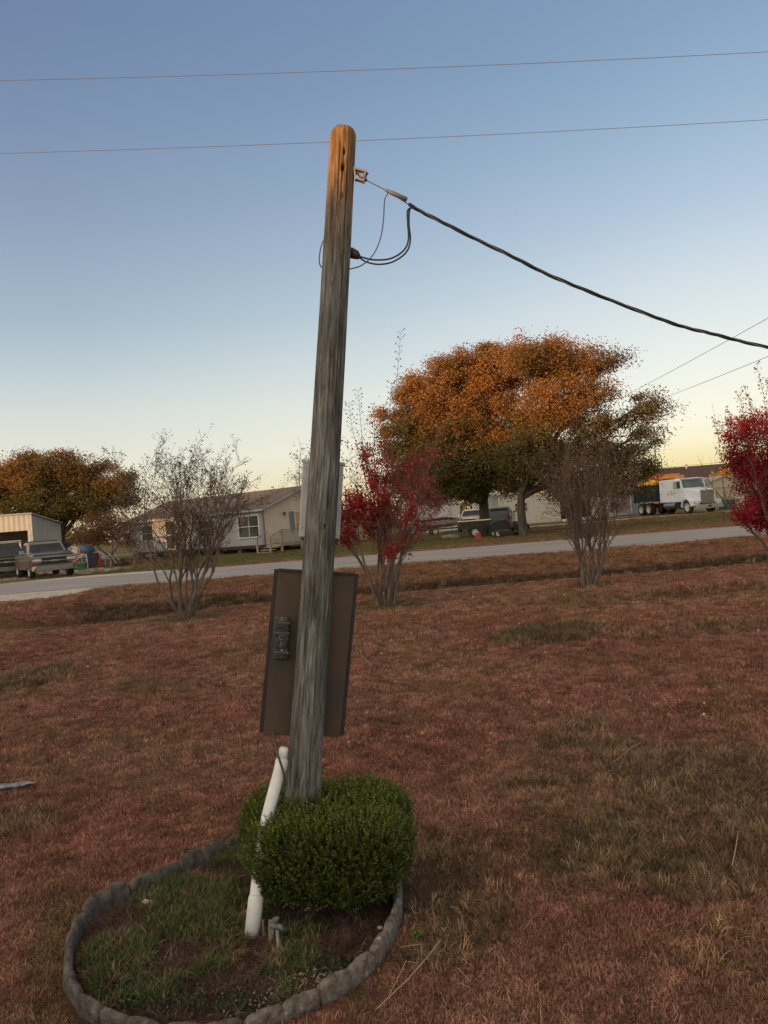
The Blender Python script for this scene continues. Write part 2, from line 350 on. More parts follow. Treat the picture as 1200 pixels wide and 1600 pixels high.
# road: one strip with ragged edges
def strip(name, xs, y0, y1, m, ncross=7, dz=.02):
    V = []; n = ncross
    for x in xs:
        a = y0(x); b = y1(x)
        for j in range(n):
            y = a + (b - a) * j / (n - 1); V.append((x, y, float(terr(x, y)) + dz * (1 if 0 < j < n - 1 else .35)))
    Fs = [(i * n + j, (i + 1) * n + j, (i + 1) * n + j + 1, i * n + j + 1) for i in range(len(xs) - 1) for j in range(n - 1)]
    return tag(np_mesh(name, np.array(V), np.array(Fs), m, smooth=True), kind='structure')
asph = mat('asphalt', (.31, .295, .285), (.185, .18, .178), scale=1.6, rough=.9, bump=.5, bscale=120, stretch=(.25, 1.6, 1), lo=.3, hi=.7, dist=.01, spec=.2)
rxs = list(np.arange(-34, 34, .35)); rxs = list(-np.geomspace(34.3, 500, 30)[::-1]) + rxs + list(np.geomspace(34.3, 500, 30))
nz = lambda x, s, f, a: a * (float(fbm(x * f, 0, s)) - .5)
strip('road', rxs, lambda x: ROAD0 + nz(x, 81, 1.1, .5), lambda x: ROAD1 + nz(x, 82, 1.3, .5), asph, 9, .015)
crk = mat('tar', (.05, .05, .052), (.08, .08, .08), rough=.6)
# ------------------------------------------------------------------ grass (uncountable)
def tuft(name, nb, rad, h0, h1, wd, lean, m, seed, flat=0.0, clump=1.0):
    rg = np.random.default_rng(seed); V = []; T = []
    for i in range(nb):
        a = rg.uniform(0, 6.283); r = rad * rg.uniform(0, 1) ** (.5 * clump); x, y = r * math.cos(a), r * math.sin(a); h = rg.uniform(h0, h1)
        az = rg.uniform(0, 6.283); ln = rg.uniform(.15, 1) * lean; dx, dy = math.cos(az), math.sin(az); sx, sy = -dy * wd / 2, dx * wd / 2
        k = len(V); b1 = ln * .35 * h; b2 = ln * h * 1.05; h2 = h * max(.12, 1 - .5 * ln ** 2 - flat * rg.uniform(0, 1))
        V += [(x - sx, y - sy, -.008), (x + sx, y + sy, -.008), (x + dx * b1 + sx * .9, y + dy * b1 + sy * .9, h2 * .6), (x + dx * b1 - sx * .9, y + dy * b1 - sy * .9, h2 * .6), (x + dx * b2, y + dy * b2, h2)]
        T += [(k, k + 1, k + 2), (k, k + 2, k + 3), (k + 3, k + 2, k + 4)]
    me = bpy.data.meshes.new(name); me.from_pydata(V, [], T); me.materials.append(m)
    return bpy.data.objects.new(name, me)
grass_m = mat_attr('grass_blade', inst=True, rough=.65, vary=.5, spec=.2, transl=.25)
def scatter(name, pts, scl, var, tint, sources, label, cat, rg, tilt=.15):
    n = len(pts); me = bpy.data.meshes.new(name); me.vertices.add(n); me.vertices.foreach_set('co', pts.astype(np.float32).ravel())
    rot = np.stack([rg.normal(0, tilt, n), rg.normal(0, tilt, n), rg.uniform(0, 6.283, n)], -1).astype(np.float32)
    for an, ty, key, d in (('rot', 'FLOAT_VECTOR', 'vector', rot), ('scl', 'FLOAT', 'value', scl.astype(np.float32)), ('vari', 'INT', 'value', var.astype(np.int32)),
                           ('tint', 'FLOAT_COLOR', 'color', np.concatenate([tint, np.ones((n, 1))], 1).astype(np.float32))):
        a = me.attributes.new(an, ty, 'POINT'); a.data.foreach_set(key, np.ascontiguousarray(d).ravel())
    o = link_mesh(name, me)
    ng = bpy.data.node_groups.new(name + '_nodes', 'GeometryNodeTree'); ng.interface.new_socket('Geometry', in_out='INPUT', socket_type='NodeSocketGeometry'); ng.interface.new_socket('Geometry', in_out='OUTPUT', socket_type='NodeSocketGeometry')
    q = ng.nodes.new; l = ng.links.new; gi = q('NodeGroupInput'); go = q('NodeGroupOutput'); ip = q('GeometryNodeInstanceOnPoints'); jn = q('GeometryNodeJoinGeometry')
    for s_ in reversed(sources):
        oi = q('GeometryNodeObjectInfo'); oi.inputs['Object'].default_value = s_; oi.inputs['As Instance'].default_value = True; l(oi.outputs['Geometry'], jn.inputs[0])
    def na(nm, ty):
        k = q('GeometryNodeInputNamedAttribute'); k.data_type = ty; k.inputs['Name'].default_value = nm; return k.outputs['Attribute']
    l(gi.outputs[0], ip.inputs['Points']); l(jn.outputs[0], ip.inputs['Instance']); ip.inputs['Pick Instance'].default_value = True
    l(na('vari', 'INT'), ip.inputs['Instance Index']); l(na('rot', 'FLOAT_VECTOR'), ip.inputs['Rotation']); l(na('scl', 'FLOAT'), ip.inputs['Scale']); l(ip.outputs[0], go.inputs[0])
    md = o.modifiers.new('scatter', 'NODES'); md.node_group = ng
    return tag(o, label, cat, kind='stuff')
rg = np.random.default_rng(7)
def field(y0, y1, dens, half=.58, pad=1.7):
    """random points in the visible wedge between two distances"""
    A = 0; wmax = half * y1 + pad; n = int(dens * (y1 - y0) * 2 * wmax)
    y = rg.uniform(y0, y1, n); x = rg.uniform(-wmax, wmax, n); k = np.abs(x) < half * y + pad
    return x[k], y[k]
short = [tuft('grass_source', 46, .075, .018, .042, .0036, 1.3, grass_m, 10 + i, flat=.25) for i in range(4)]
longs = [tuft('grass_source', 34, .07, .045, .11, .0042, 1.25, grass_m, 20 + i, flat=.3) for i in range(4)]
broad = [tuft('grass_source', 24, .05, .05, .12, .0065, 1.2, grass_m, 30 + i, flat=.25, clump=1.6) for i in range(3)]
def lay(x, y): return np.stack([x, y, terr(x, y)], -1)
xs, ys, sc_ = [], [], []
for (a, b, dn, s_) in ((2.3, 4.5, 820, .70), (4.5, 7, 600, .80), (7, 10.5, 390, .95), (10.5, 15, 240, 1.15), (15, 18.3, 180, 1.25), (18.3, 24.6, 110, 1.6)):
    x, y = field(a, b, dn); xs.append(x); ys.append(y); sc_.append(np.full(len(x), s_))
x = np.concatenate(xs); y = np.concatenate(ys); s_ = np.concatenate(sc_)
keep = ~inring(x, y, .07) & (rg.uniform(size=len(x)) > gravel_m(x, y) * 1.2 * (y > 21))
keep &= ~((blob(x, y, 1060, 1168, .5, .25, 0, 3, 1, 91) > .5) & (rg.uniform(size=len(x)) > .5))
keep &= rg.uniform(size=len(x)) > .75 * blob(x, y, 672, 1400, .20, .55, 0, 3, 1, 92)
x, y, s_ = x[keep], y[keep], s_[keep]
ol = np.clip(olive(x, y) + .7 * ditchy(x, y), 0, 1)
c = lawn_col(x, y); r = rg.uniform(size=len(x))
c = np.where((r < .05 + .10 * ol)[:, None], mixc(c, DRY, rg.uniform(.2, .8, len(x))), c); c = c * (rg.uniform(.38, 1.62, len(x)) * (.72 + .56 * vn(x * 7, y * 7, 3)))[:, None]
c = np.where(((r > .94) & (ol < .3))[:, None], mixc(c, GRN, np.full(len(x), .5)), c)
lg = rg.uniform(size=len(x)) < ol * .55
s1 = s_ * rg.uniform(.75, 1.3, len(x)) * (1 + .15 * fbm(x * 3, y * 3, 5))
scatter('lawn_grass', lay(x, y)[~lg], s1[~lg], rg.integers(0, 4, (~lg).sum()), c[~lg], short, 'short reddish-brown dormant lawn grass', 'grass', rg)
scatter('rough_grass', lay(x, y)[lg], s1[lg] * .95, rg.integers(0, 4, lg.sum()), c[lg] * 1.1, longs, 'longer olive-brown rough grass in patches of the lawn', 'grass', rg, .25)
# grass of the far side of the road
x, y = field(32.6, 60, 9, .55, 3); k = rg.uniform(size=len(x)) > gravel_m(x, y) * 1.1; x, y = x[k], y[k]
scatter('far_grass', lay(x, y), np.full(len(x), 2.4), rg.integers(0, 4, len(x)), lawn_col(x, y) * rg.uniform(.7, 1.35, len(x))[:, None], short, 'tan and green grass across the road', 'grass', rg)
# the bed inside the edging: green grass on the left, litter and ground ivy
n = 26000; x = rg.uniform(RX.min(), RX.max(), n); y = rg.uniform(RY.min(), RY.max(), n); k = inring(x, y, -.07); x, y = x[k], y[k]
g = np.clip(blob(x, y, 288, 1425, .27, .40, .4, 4, 1.1, 101) + .6 * blob(x, y, 185, 1500, .15, .2, 0, 4, 1.2, 102), 0, 1); g2 = .30 * S(.55, .66, fbm(x * 5, y * 5, 103)) * (x < -.5)
k = rg.uniform(size=len(x)) < np.maximum(g * .50, g2 * .6) ; xg, yg, gg = x[k], y[k], g[k]
t = rg.uniform(size=len(xg)); cg = mixc(np.broadcast_to(np.array([.050, .082, .024]), (len(xg), 3)), np.array([.120, .135, .048]), t)
cg = np.where((rg.uniform(size=len(xg)) < .18)[:, None], np.array([.22, .14, .08]), cg)
scatter('bed_grass', lay(xg, yg), rg.uniform(.45, .9, len(xg)), rg.integers(0, 3, len(xg)), cg, broad, 'green grass clumps growing inside the concrete ring', 'grass', rg, .2)
k = (rg.uniform(size=len(x)) < .30) & (g < .5); xl, yl = x[k], y[k]
fl = [tuft('litter_source', 14, .05, .03, .07, .0022, 1.9, grass_m, 40 + i, flat=.8) for i in range(3)]
scatter('bed_litter', lay(xl, yl), rg.uniform(.5, 1.1, len(xl)), rg.integers(0, 3, len(xl)), np.where((rg.uniform(size=len(xl)) < .12)[:, None], np.array([.22, .17, .12]), np.array([.085, .05, .036])) * rg.uniform(.6, 1.4, len(xl))[:, None], fl, 'brown dead stems and needles littering the bed', 'litter', rg, .3)
# ground ivy leaves and small pale buds in the front of the bed
def near(px, py, rx, ry, n_):
    c0 = G(px, py); q = rg.normal(size=(n_, 2)); xx = c0.x + q[:, 0] * rx; yy = c0.y + q[:, 1] * ry; kk = inring(xx, yy, -.09); return xx[kk], yy[kk]
ixs = [near(530, 1515, .10, .05, 420), near(430, 1580, .13, .05, 380), near(200, 1560, .14, .07, 700), near(300, 1575, .16, .05, 500), near(180, 1500, .07, .1, 300)]
xi = np.concatenate([a for a, b in ixs]); yi = np.concatenate([b for a, b in ixs]); pz = terr(xi, yi) + rg.uniform(.005, .03, len(xi))
lv = leaves('ground_ivy', np.stack([xi, yi, pz], -1), rg.uniform(.010, .022, len(xi)), np.array([.035, .065, .03]) * rg.uniform(.6, 1.5, (len(xi), 1)), mat_attr('small_leaf', vary=.3, transl=.2), None, rg, up=.1, aspect=.9)
tag(lv, 'dark green ground cover leaves in the front of the bed', 'ground cover', kind='stuff')
ixs = [near(500, 1535, .12, .05, 210), near(440, 1565, .10, .05, 110)]
xi = np.concatenate([a for a, b in ixs]); yi = np.concatenate([b for a, b in ixs])
ib = MB()
for a, b in zip(xi, yi):
    r0 = rg.uniform(.0018, .0036); z0 = float(terr(a, b)) + rg.uniform(.008, .028); ib.box((a, b, z0), (r0 * 2, r0 * 2, r0 * 1.6), (rg.uniform(0, 3), rg.uniform(0, 3), 0))
tag(ib.build('seed_husks', mat('husk', (.42, .33, .24), (.28, .2, .14), scale=40)), 'tiny pale husks scattered over the bed by the edging', 'husks', kind='stuff')
# pale straw stems over the lawn
st = MB()
for i in range(170):
    d = rg.uniform(2.9, 9); a = rg.uniform(-.48, .48) * d
    if bool(inring(a, d, .1)): continue
    if rg.uniform() > .35 + .65 * float(olive(np.array(a), np.array(d))) and d > 4: continue
    z0 = float(terr(a, d)); L0 = rg.uniform(.04, .16); az = rg.uniform(0, 6.28); el = rg.uniform(.1, .9); p = Vector((a, d, z0 + .01)); pts = [p]
    for q in range(4):
        el += rg.uniform(-.35, .15); az += rg.uniform(-.3, .3); p = p + Vector((math.cos(az) * math.cos(el), math.sin(az) * math.cos(el), math.sin(el))) * L0 / 4; p.z = max(p.z, z0 + .02); pts.append(p)
    st.tube(pts, [.0014, .0013, .0012, .001, .0005], 3)
for pts, rr in (([(608, 1572), (628, 1535), (636, 1518)], .0016), ([(590, 1590), (640, 1545), (672, 1512), (690, 1488)], .0022), ([(628, 1491), (660, 1490)], .0016), ([(960, 1200), (985, 1178), (1002, 1170)], .0022), ([(1145, 1365), (1150, 1340), (1155, 1312)], .003)):
    q = [G(*p) + Vector((0, 0, .035 + .006 * i)) for i, p in enumerate(pts)]; st.tube(q, rr, 4)
tag(st.build('straw_stems', mat('straw', (.42, .33, .19), (.30, .22, .12), scale=30)), 'pale dry straw stems lying over the lawn', 'straw', kind='stuff')
# small dry leaves dotted on the lawn
n = 900; y = rg.uniform(7, 24, n); x = rg.uniform(-.5, .5, n) * y
k = rg.uniform(size=n) < .3 + .7 * fbm(x * .4, y * .4, 55) ; x, y = x[k], y[k]
lv = leaves('fallen_leaves', np.stack([x, y, terr(x, y) + .035 + .0015 * y], -1), rg.uniform(.015, .032, len(x)) * (1 + y / 30), np.array([.34, .25, .16]) * rg.uniform(.5, 1.25, (len(x), 1)), mat_attr('dry_leaf', vary=.3), None, rg, up=0, aspect=.7)
tag(lv, 'small pale dry leaves dotted over the lawn', 'fallen leaves', kind='stuff')
# ------------------------------------------------------------------ utility pole
def axis_pts(a, b, n): return [a.lerp(b, i / n) for i in range(n + 1)]
PB = P(461, 1385, 4.5); PB.z = float(terr(PB.x, PB.y)) - .05
PT = P(537, 199, 4.52)
POLE_AX = (PT - PB).normalized()
PU = Vector((0, -1, 0)); PU = (PU - POLE_AX * PU.dot(POLE_AX)).normalized(); PV = POLE_AX.cross(PU)      # towards the viewer / to the side
PLEN = (PT - PB).length
def pole_r(t):
    r = .106 + (.0735 - .106) * t
    return r
def pole_wood():
    m = bpy.data.materials.new('weathered_wood'); t, b = principled(m); n = t.nodes.new; l = t.links.new
    co = n('ShaderNodeTexCoord'); at = n('ShaderNodeAttribute'); at.attribute_name = 'uvw'
    mp = n('ShaderNodeMapping'); mp.inputs['Scale'].default_value = (1, 1, .085); l(at.outputs['Vector'], mp.inputs[0])
    n1 = n('ShaderNodeTexNoise'); n1.inputs['Scale'].default_value = 46; n1.inputs['Detail'].default_value = 10; n1.inputs['Roughness'].default_value = .74; n1.inputs['Distortion'].default_value = .5; l(mp.outputs[0], n1.inputs[0])
    mp2 = n('ShaderNodeMapping'); mp2.inputs['Scale'].default_value = (1, 1, .16); l(at.outputs['Vector'], mp2.inputs[0])
    n2 = n('ShaderNodeTexNoise'); n2.inputs['Scale'].default_value = 6; n2.inputs['Detail'].default_value = 5; l(mp2.outputs[0], n2.inputs[0])
    n3 = n('ShaderNodeTexNoise'); n3.inputs['Scale'].default_value = 90; n3.inputs['Detail'].default_value = 4; l(mp.outputs[0], n3.inputs[0])
    g = ramp_node_t(t, [(.30, (.028, .026, .024, 1)), (.43, (.085, .081, .076, 1)), (.55, (.15, .145, .136, 1)), (.74, (.28, .272, .255, 1))]); l(n1.outputs[0], g.inputs[0])
    br = ramp_node_t(t, [(.28, (.06, .032, .015, 1)), (.5, (.27, .15, .065, 1)), (.72, (.52, .33, .15, 1))]); l(n1.outputs[0], br.inputs[0])
    sp = n('ShaderNodeSeparateXYZ'); l(at.outputs['Vector'], sp.inputs[0])
    ad = n('ShaderNodeMath'); ad.operation = 'MULTIPLY_ADD'; ad.inputs[1].default_value = .8; l(n2.outputs[0], ad.inputs[0]); l(sp.outputs[2], ad.inputs[2])
    mm = n('ShaderNodeMapRange'); mm.inputs[1].default_value = PLEN - .40; mm.inputs[2].default_value = PLEN + .28; l(ad.outputs[0], mm.inputs[0])
    mx = n('ShaderNodeMix'); mx.data_type = 'RGBA'; l(mm.outputs[0], mx.inputs[0]); l(g.outputs[0], mx.inputs[6]); l(br.outputs[0], mx.inputs[7])
    mw = n('ShaderNodeMapRange'); mw.inputs[1].default_value = .40; mw.inputs[2].default_value = .64; mw.inputs[3].default_value = .68; mw.inputs[4].default_value = 1.3; l(n2.outputs[0], mw.inputs[0])
    hs = n('ShaderNodeHueSaturation'); l(mx.outputs[2], hs.inputs['Color']); l(mw.outputs[0], hs.inputs['Value']); h2 = n('ShaderNodeHueSaturation'); m9 = n('ShaderNodeMapRange'); m9.inputs[1].default_value = .35; m9.inputs[2].default_value = .65; m9.inputs[3].default_value = .72; m9.inputs[4].default_value = 1.3; l(n3.outputs[0], m9.inputs[0]); l(m9.outputs[0], h2.inputs['Value']); l(hs.outputs[0], h2.inputs['Color']); l(h2.outputs[0], b.inputs['Base Color'])
    b.inputs['Roughness'].default_value = .9; b.inputs['Specular IOR Level'].default_value = .15
    bp = n('ShaderNodeBump'); bp.inputs['Strength'].default_value = .9; bp.inputs['Distance'].default_value = .006; l(n1.outputs[0], bp.inputs['Height'])
    b2 = n('ShaderNodeBump'); b2.inputs['Strength'].default_value = .6; b2.inputs['Distance'].default_value = .003; l(n3.outputs[0], b2.inputs['Height']); l(bp.outputs[0], b2.inputs['Normal']); l(b2.outputs[0], b.inputs['Normal'])
    return m
def ramp_node_t(t, stops):
    rp = t.nodes.new('ShaderNodeValToRGB'); e = rp.color_ramp.elements
    while len(e) > 1: e.remove(e[-1])
    e[0].position = stops[0][0]; e[0].color = stops[0][1]
    for p, c_ in stops[1:]:
        k = e.new(p); k.color = c_
    return rp
nr, na_ = 520, 168
tt = np.linspace(0, 1, nr); th = np.linspace(0, 2 * np.pi, na_, endpoint=False)
TT, TH = np.meshgrid(tt, th, indexing='ij')
rad = pole_r(TT) * (1 + .018 * np.sin(TH * 2 + TT * 5))
hh = (1 - TT) * PLEN
top_round = np.where(hh < .06, np.sqrt(np.clip(1 - ((.06 - hh) / .06) ** 2, 0, 1)) * .55 + .45, 1.0)
top_round = np.where(hh < 1e-4, .35, top_round)
rad = rad * np.where(hh < .06, top_round, 1)
u_ = TH * 9 / 6.283
seam = lambda f, lf, s: fbm(np.cos(TH) * f + 40, np.sin(TH) * f + TT * PLEN * lf + 40, s, 3)
rad = rad + .0035 * (seam(9, .5, 201) - .5) * 2 * np.where(hh < .02, 0, 1) + .0022 * (seam(26, 1.1, 202) - .5) * 2
for (a0, h0, h1, dp, wd_) in ((-.12, .05, .62, .016, .05), (.22, .10, .5, .010, .04), (-.6, .0, 1.3, .008, .035), (.66, .3, 1.8, .012, .045), (1.25, .4, 1.2, .012, .05), (.1, 1.3, 2.8, .006, .035), (-.35, 1.9, 3.9, .006, .03), (.45, 2.3, 4.2, .007, .035), (-.05, 2.55, 2.95, .014, .04), (-1.1, .8, 3.0, .007, .04), (.9, 2.0, 4.3, .006, .03)):
    ctr = a0 + .09 * (fbm(hh * 2.2, 0 * hh, int(a0 * 100 + 300)) - .5) * 2
    d = np.abs((TH + np.pi) % (2 * np.pi) - np.pi - ctr)
    rad = rad - dp * np.exp(-(d / wd_) ** 2) * S(h0, h0 + .12, hh) * (1 - S(h1 - .2, h1, hh))
def pole_at(px, py):                                         # height below the top and angle of a mark seen at a pixel
    r_ = ray(px, py); best = None
    for i in range(2000):
        q = CAM + r_ * (4.2 + i * .0003); tpar = (q - PB).dot(POLE_AX); off = q - PB - POLE_AX * tpar
        if off.length < pole_r(tpar / PLEN): return tpar, math.atan2(off.dot(PV), off.dot(PU))
    return None
for (px, py, rw, rh, dp) in ((536, 261, .013, .017, .05), (538, 236, .008, .016, .035), (551, 297, .010, .018, .03), (534, 305, .007, .02, .02), (528, 886 - 0, .006, .03, .025), (505, 823, .006, .012, .03)):
    q = pole_at(px, py)
    if q:
        dA = np.abs((TH + np.pi) % (2 * np.pi) - np.pi - q[1]) * pole_r(TT); dH = TT * PLEN - q[0]
        rad = rad - dp * np.exp(-(((dA / rw) ** 2 + (dH / rh) ** 2)) ** 2)
CX = (np.sin(TT * np.pi) * .010)[..., None] * np.array(PV) + np.array(PB)[None, None] + TT[..., None] * PLEN * np.array(POLE_AX) + rad[..., None] * (np.cos(TH)[..., None] * np.array(PU) + np.sin(TH)[..., None] * np.array(PV))
idx = np.arange(nr * na_).reshape(nr, na_); i2 = np.roll(idx, -1, 1)
Fq = np.stack([idx[:-1], i2[:-1], i2[1:], idx[1:]], -1).reshape(-1, 4)
Vp = CX.reshape(-1, 3); capc = len(Vp)
capq = np.stack([idx[-1][0::2], idx[-1][1::2], np.roll(idx[-1], -2)[0::2], np.full(na_ // 2, capc)], -1)
Vp = np.vstack([Vp, np.array(PT) + .002 * np.array(POLE_AX)])
uvw = np.stack([rad * np.cos(TH), rad * np.sin(TH), TT * PLEN], -1).reshape(-1, 3); uvw = np.vstack([uvw, [0, 0, PLEN]])
pole = empty('utility_pole', PB, 0, 'leaning weathered grey wooden pole rising out of the clipped shrub', 'utility pole')
def under(o, root):                                          # parent a world-space mesh without moving it
    o.parent = root; o.matrix_parent_inverse = root.matrix_basis.inverted() if root.matrix_basis != Matrix() else Matrix()
    return o
def U(root):                                                  # make root.matrix valid straight away
    root.matrix_basis = Matrix.Translation(root.location) @ root.rotation_euler.to_matrix().to_4x4(); return root
sh = np_mesh('shaft', Vp, np.vstack([Fq, capq]), pole_wood(), None, {'uvw': ('FLOAT_VECTOR', uvw.astype(np.float32))}, smooth=True); under(sh, pole)
galv = mat('galvanised', (.42, .43, .44), (.28, .29, .30), scale=20, rough=.5, metal=.6, bump=.2)
blk = mat('black_rubber', (.022, .022, .024), (.035, .035, .036), scale=30, rough=.55)
gryc = mat('grey_cable', (.16, .16, .165), (.11, .11, .115), scale=30, rough=.6)
# bracket with its spool
bk = MB(); b0 = P(556, 271, 4.52); ax = (P(577, 279, 4.52) - b0).normalized(); vv = POLE_AX
def bar(m_, a, b, w_=.012, h_=.03): m_.beam(a, b, w_, h_, up=(0, 1, 0))
pA, pB, pC, pD = P(554, 264, 4.5), P(573, 269, 4.5), P(555, 279, 4.5), P(569, 284, 4.5)
bk.beam(P(553, 262, 4.5), P(556, 282, 4.5), .01, .035, up=(0, 1, 0)); bk.beam(pA, pB, .036, .013, up=vv); bk.beam(pC, pD, .036, .013, up=vv); bk.beam(P(555, 266, 4.515), P(566, 278, 4.515), .012, .03, up=(0, 1, 0)); bk.beam(P(549, 271, 4.52), P(556, 272, 4.5), .018, .018)
bk.tube([P(572, 266, 4.5), P(569, 287, 4.5)], .005, 8)
under(bk.build('wire_bracket', mat('pale_metal', (.30, .29, .30), (.20, .19, .20), rough=.55, metal=.3, scale=30), None, bevel=.002), pole)
sp_ = MB(); a, b = P(571.5, 270, 4.5), P(569.5, 282, 4.5); q = [a.lerp(b, t_) for t_ in (0, .12, .3, .5, .7, .88, 1)]; sp_.tube(q, [.016, .017, .011, .010, .011, .017, .016], 14)
under(sp_.build('spool_insulator', mat('porcelain', (.10, .10, .11), (.07, .07, .08), rough=.25), None, smooth=True), pole)
# weatherhead on the hidden conduit
wh = MB(); q = [P(540, 396, 4.62), P(549, 395, 4.58), P(556, 398, 4.55), P(561, 402, 4.54)]; wh.tube(q, [.028, .032, .027, .014], 14)
wh.tube([P(541, 396, 4.62), P(537, 470, 4.63), P(510, 735, 4.68)], .022, 12)
under(wh.build('weatherhead', blk, None, smooth=True), pole)
# ------------------------------------------------------------------ cables
def spline(pts, n=12):
    p = [Vector(q) for q in pts]; p = [p[0] * 2 - p[1]] + p + [p[-1] * 2 - p[-2]]; o = []
    for i in range(1, len(p) - 2):
        for k in range(n):
            t = k / n; o.append(.5 * ((2 * p[i]) + (p[i + 1] - p[i - 1]) * t + (2 * p[i - 1] - 5 * p[i] + 4 * p[i + 1] - p[i + 2]) * t * t + (3 * p[i] - p[i - 1] - 3 * p[i + 1] + p[i + 2]) * t ** 3))
    o.append(p[-2]); return o
drop = empty('service_drop_cable', P(570, 277, 4.5), 0, 'twisted black service cable sagging from the pole top to the right', 'cable'); U(drop)
path = spline([P(573, 282, 4.5), P(604, 298, 4.5), P(645, 323, 4.5), P(700, 352, 4.5), P(780, 391, 4.52), P(870, 435, 4.56), P(960, 471, 4.6), P(1050, 505, 4.65), P(1130, 526, 4.7), P(1200, 543, 4.75), P(1290, 561, 4.8), P(1420, 575, 4.9), P(1600, 570, 5.0), Vector((7.5, 5.6, 3.35)), Vector((11.5, 6.6, 4.1)), Vector((15.0, 7.5, 5.1))], 14)
msg = MB(); msg.tube(path[:30], .0034, 6); under(msg.build('messenger_wire', gryc, None, smooth=True), drop)
pth = spline([path[26], *path[32::6]], 26)
for s_, rr, mm_ in ((0, .0062, blk), (1, .0062, blk), (2, .0042, gryc)):
    pts = []
    for i, p in enumerate(pth):
        d = (pth[min(i + 1, len(pth) - 1)] - pth[max(i - 1, 0)]).normalized(); a = d.cross(Vector((0, 1, 0))).normalized(); b = d.cross(a)
        ph = i * .085 + .5 * math.sin(i * .037) + s_ * 2.094; pts.append(p + (a * math.cos(ph) + b * math.sin(ph)) * .0058)
    m_ = MB(); m_.tube(pts, rr, 6); under(m_.build('conductor', mm_, None, smooth=True), drop)
cl = MB(); a, b = P(603, 297, 4.5), P(636, 312, 4.5); cl.tube([a, a.lerp(b, .12), a.lerp(b, .2), a.lerp(b, .22), a.lerp(b, .97), b], [.010, .011, .011, .0135, .0135, .010], 10)
under(cl.build('wedge_clamp', mat('clamp_metal', (.22, .21, .20), (.15, .14, .13), rough=.6, metal=.4), None, smooth=True), drop)
def cable(pts, r, m_, label, name='loop_cable', n=14, cat='cable', group=None, sides=8):
    q = spline(pts, n); mb = MB(); mb.tube(q, r, sides); return tag(mb.build(name, m_, None, smooth=True), label, cat, group)
cable([P(645, 324, 4.5), P(637, 329, 4.49), P(637, 348, 4.48), P(638, 375, 4.48), P(630, 392, 4.48), P(610, 404, 4.48), P(585, 406, 4.5), P(566, 402, 4.53), P(556, 399, 4.55)], .0052, blk, 'black drip loop, the inner of the two joined at the weatherhead')
cable([P(646, 323, 4.52), P(640, 328, 4.52), P(639, 350, 4.52), P(641, 376, 4.52), P(634, 395, 4.51), P(614, 409, 4.5), P(592, 413, 4.5), P(572, 409, 4.52), P(557, 399, 4.55)], .0052, blk, 'black drip loop, the outer and lower of the two joined at the weatherhead')
cable([P(606, 302, 4.5), P(601, 313, 4.5), P(599, 345, 4.5), P(594, 374, 4.5), P(583, 398, 4.5), P(566, 414, 4.53), P(548, 420, 4.6), P(525, 424, 4.66), P(506, 420, 4.62), P(499, 410, 4.58), P(501, 388, 4.56), P(507, 372, 4.58), P(511, 358, 4.61)], .0036, gryc, 'thin grey neutral cable looping from the clamp round behind the pole')
wirem = mat('far_wire', (.16, .15, .16), (.13, .12, .13), rough=.7)
for (ya, yb, lb, dp) in ((126, 81, 'upper of the two thin overhead wires crossing the whole sky', 15), (240, 187, 'lower of the two thin overhead wires passing behind the pole top', 15.6)):
    a, b = P(0, ya, dp), P(1200, yb, dp); e = b - a; m_ = MB(); pts = [a + e * t_ + Vector((0, 0, .25 * ((t_ - .5) ** 2 - .25))) for t_ in np.linspace(-2.2, 3.2, 40)]
    m_.tube(pts, .0060, 5); tag(m_.build('overhead_wire', wirem, None, smooth=True), lb, 'wire', 'overhead wires')
for (p0, p1, d0, d1, rr, lb) in (((1000, 606), (1200, 497), 60, 38, .016, 'thin distant wire, the upper of two slanting above the dump truck'), ((1036, 622), (1200, 557), 62, 38, .015, 'thin distant wire, the lower of two slanting down towards the tree'), ((960, 737), (1140, 721), 84, 80, .018, 'thin distant wire just above the dark roof ridge')):
    a, b = P(*p0, d0), P(*p1, d1); e = b - a; m_ = MB(); m_.tube([a + e * t_ + Vector((0, 0, .12 * (t_ - .5) ** 2 - .03)) for t_ in np.linspace(-.25, 1.8, 24)], rr, 5)
    tag(m_.build('overhead_wire', wirem, None), lb, 'wire', 'distant wires')
p2_ = empty('utility_pole', (15.1, 7.5, float(terr(15.1, 7.5))), 0, 'upright wooden pole far to the right holding the other end of the service cable', 'utility pole'); m_ = MB(); m_.tube([(0, 0, -.1), (0, 0, 2.5), (0, 0, 5.3), (0, 0, 5.36)], [.13, .115, .10, .06], 20); m_.build('shaft', mat('pole_plain', (.20, .18, .15), (.10, .09, .075), scale=14, rough=.9, bump=.6, stretch=(1, 1, .08)), p2_, smooth=True)
m_ = MB(); m_.box((-.13, 0, 5.02), (.12, .05, .08)); m_.build('wire_bracket', galv, p2_, bevel=.005)
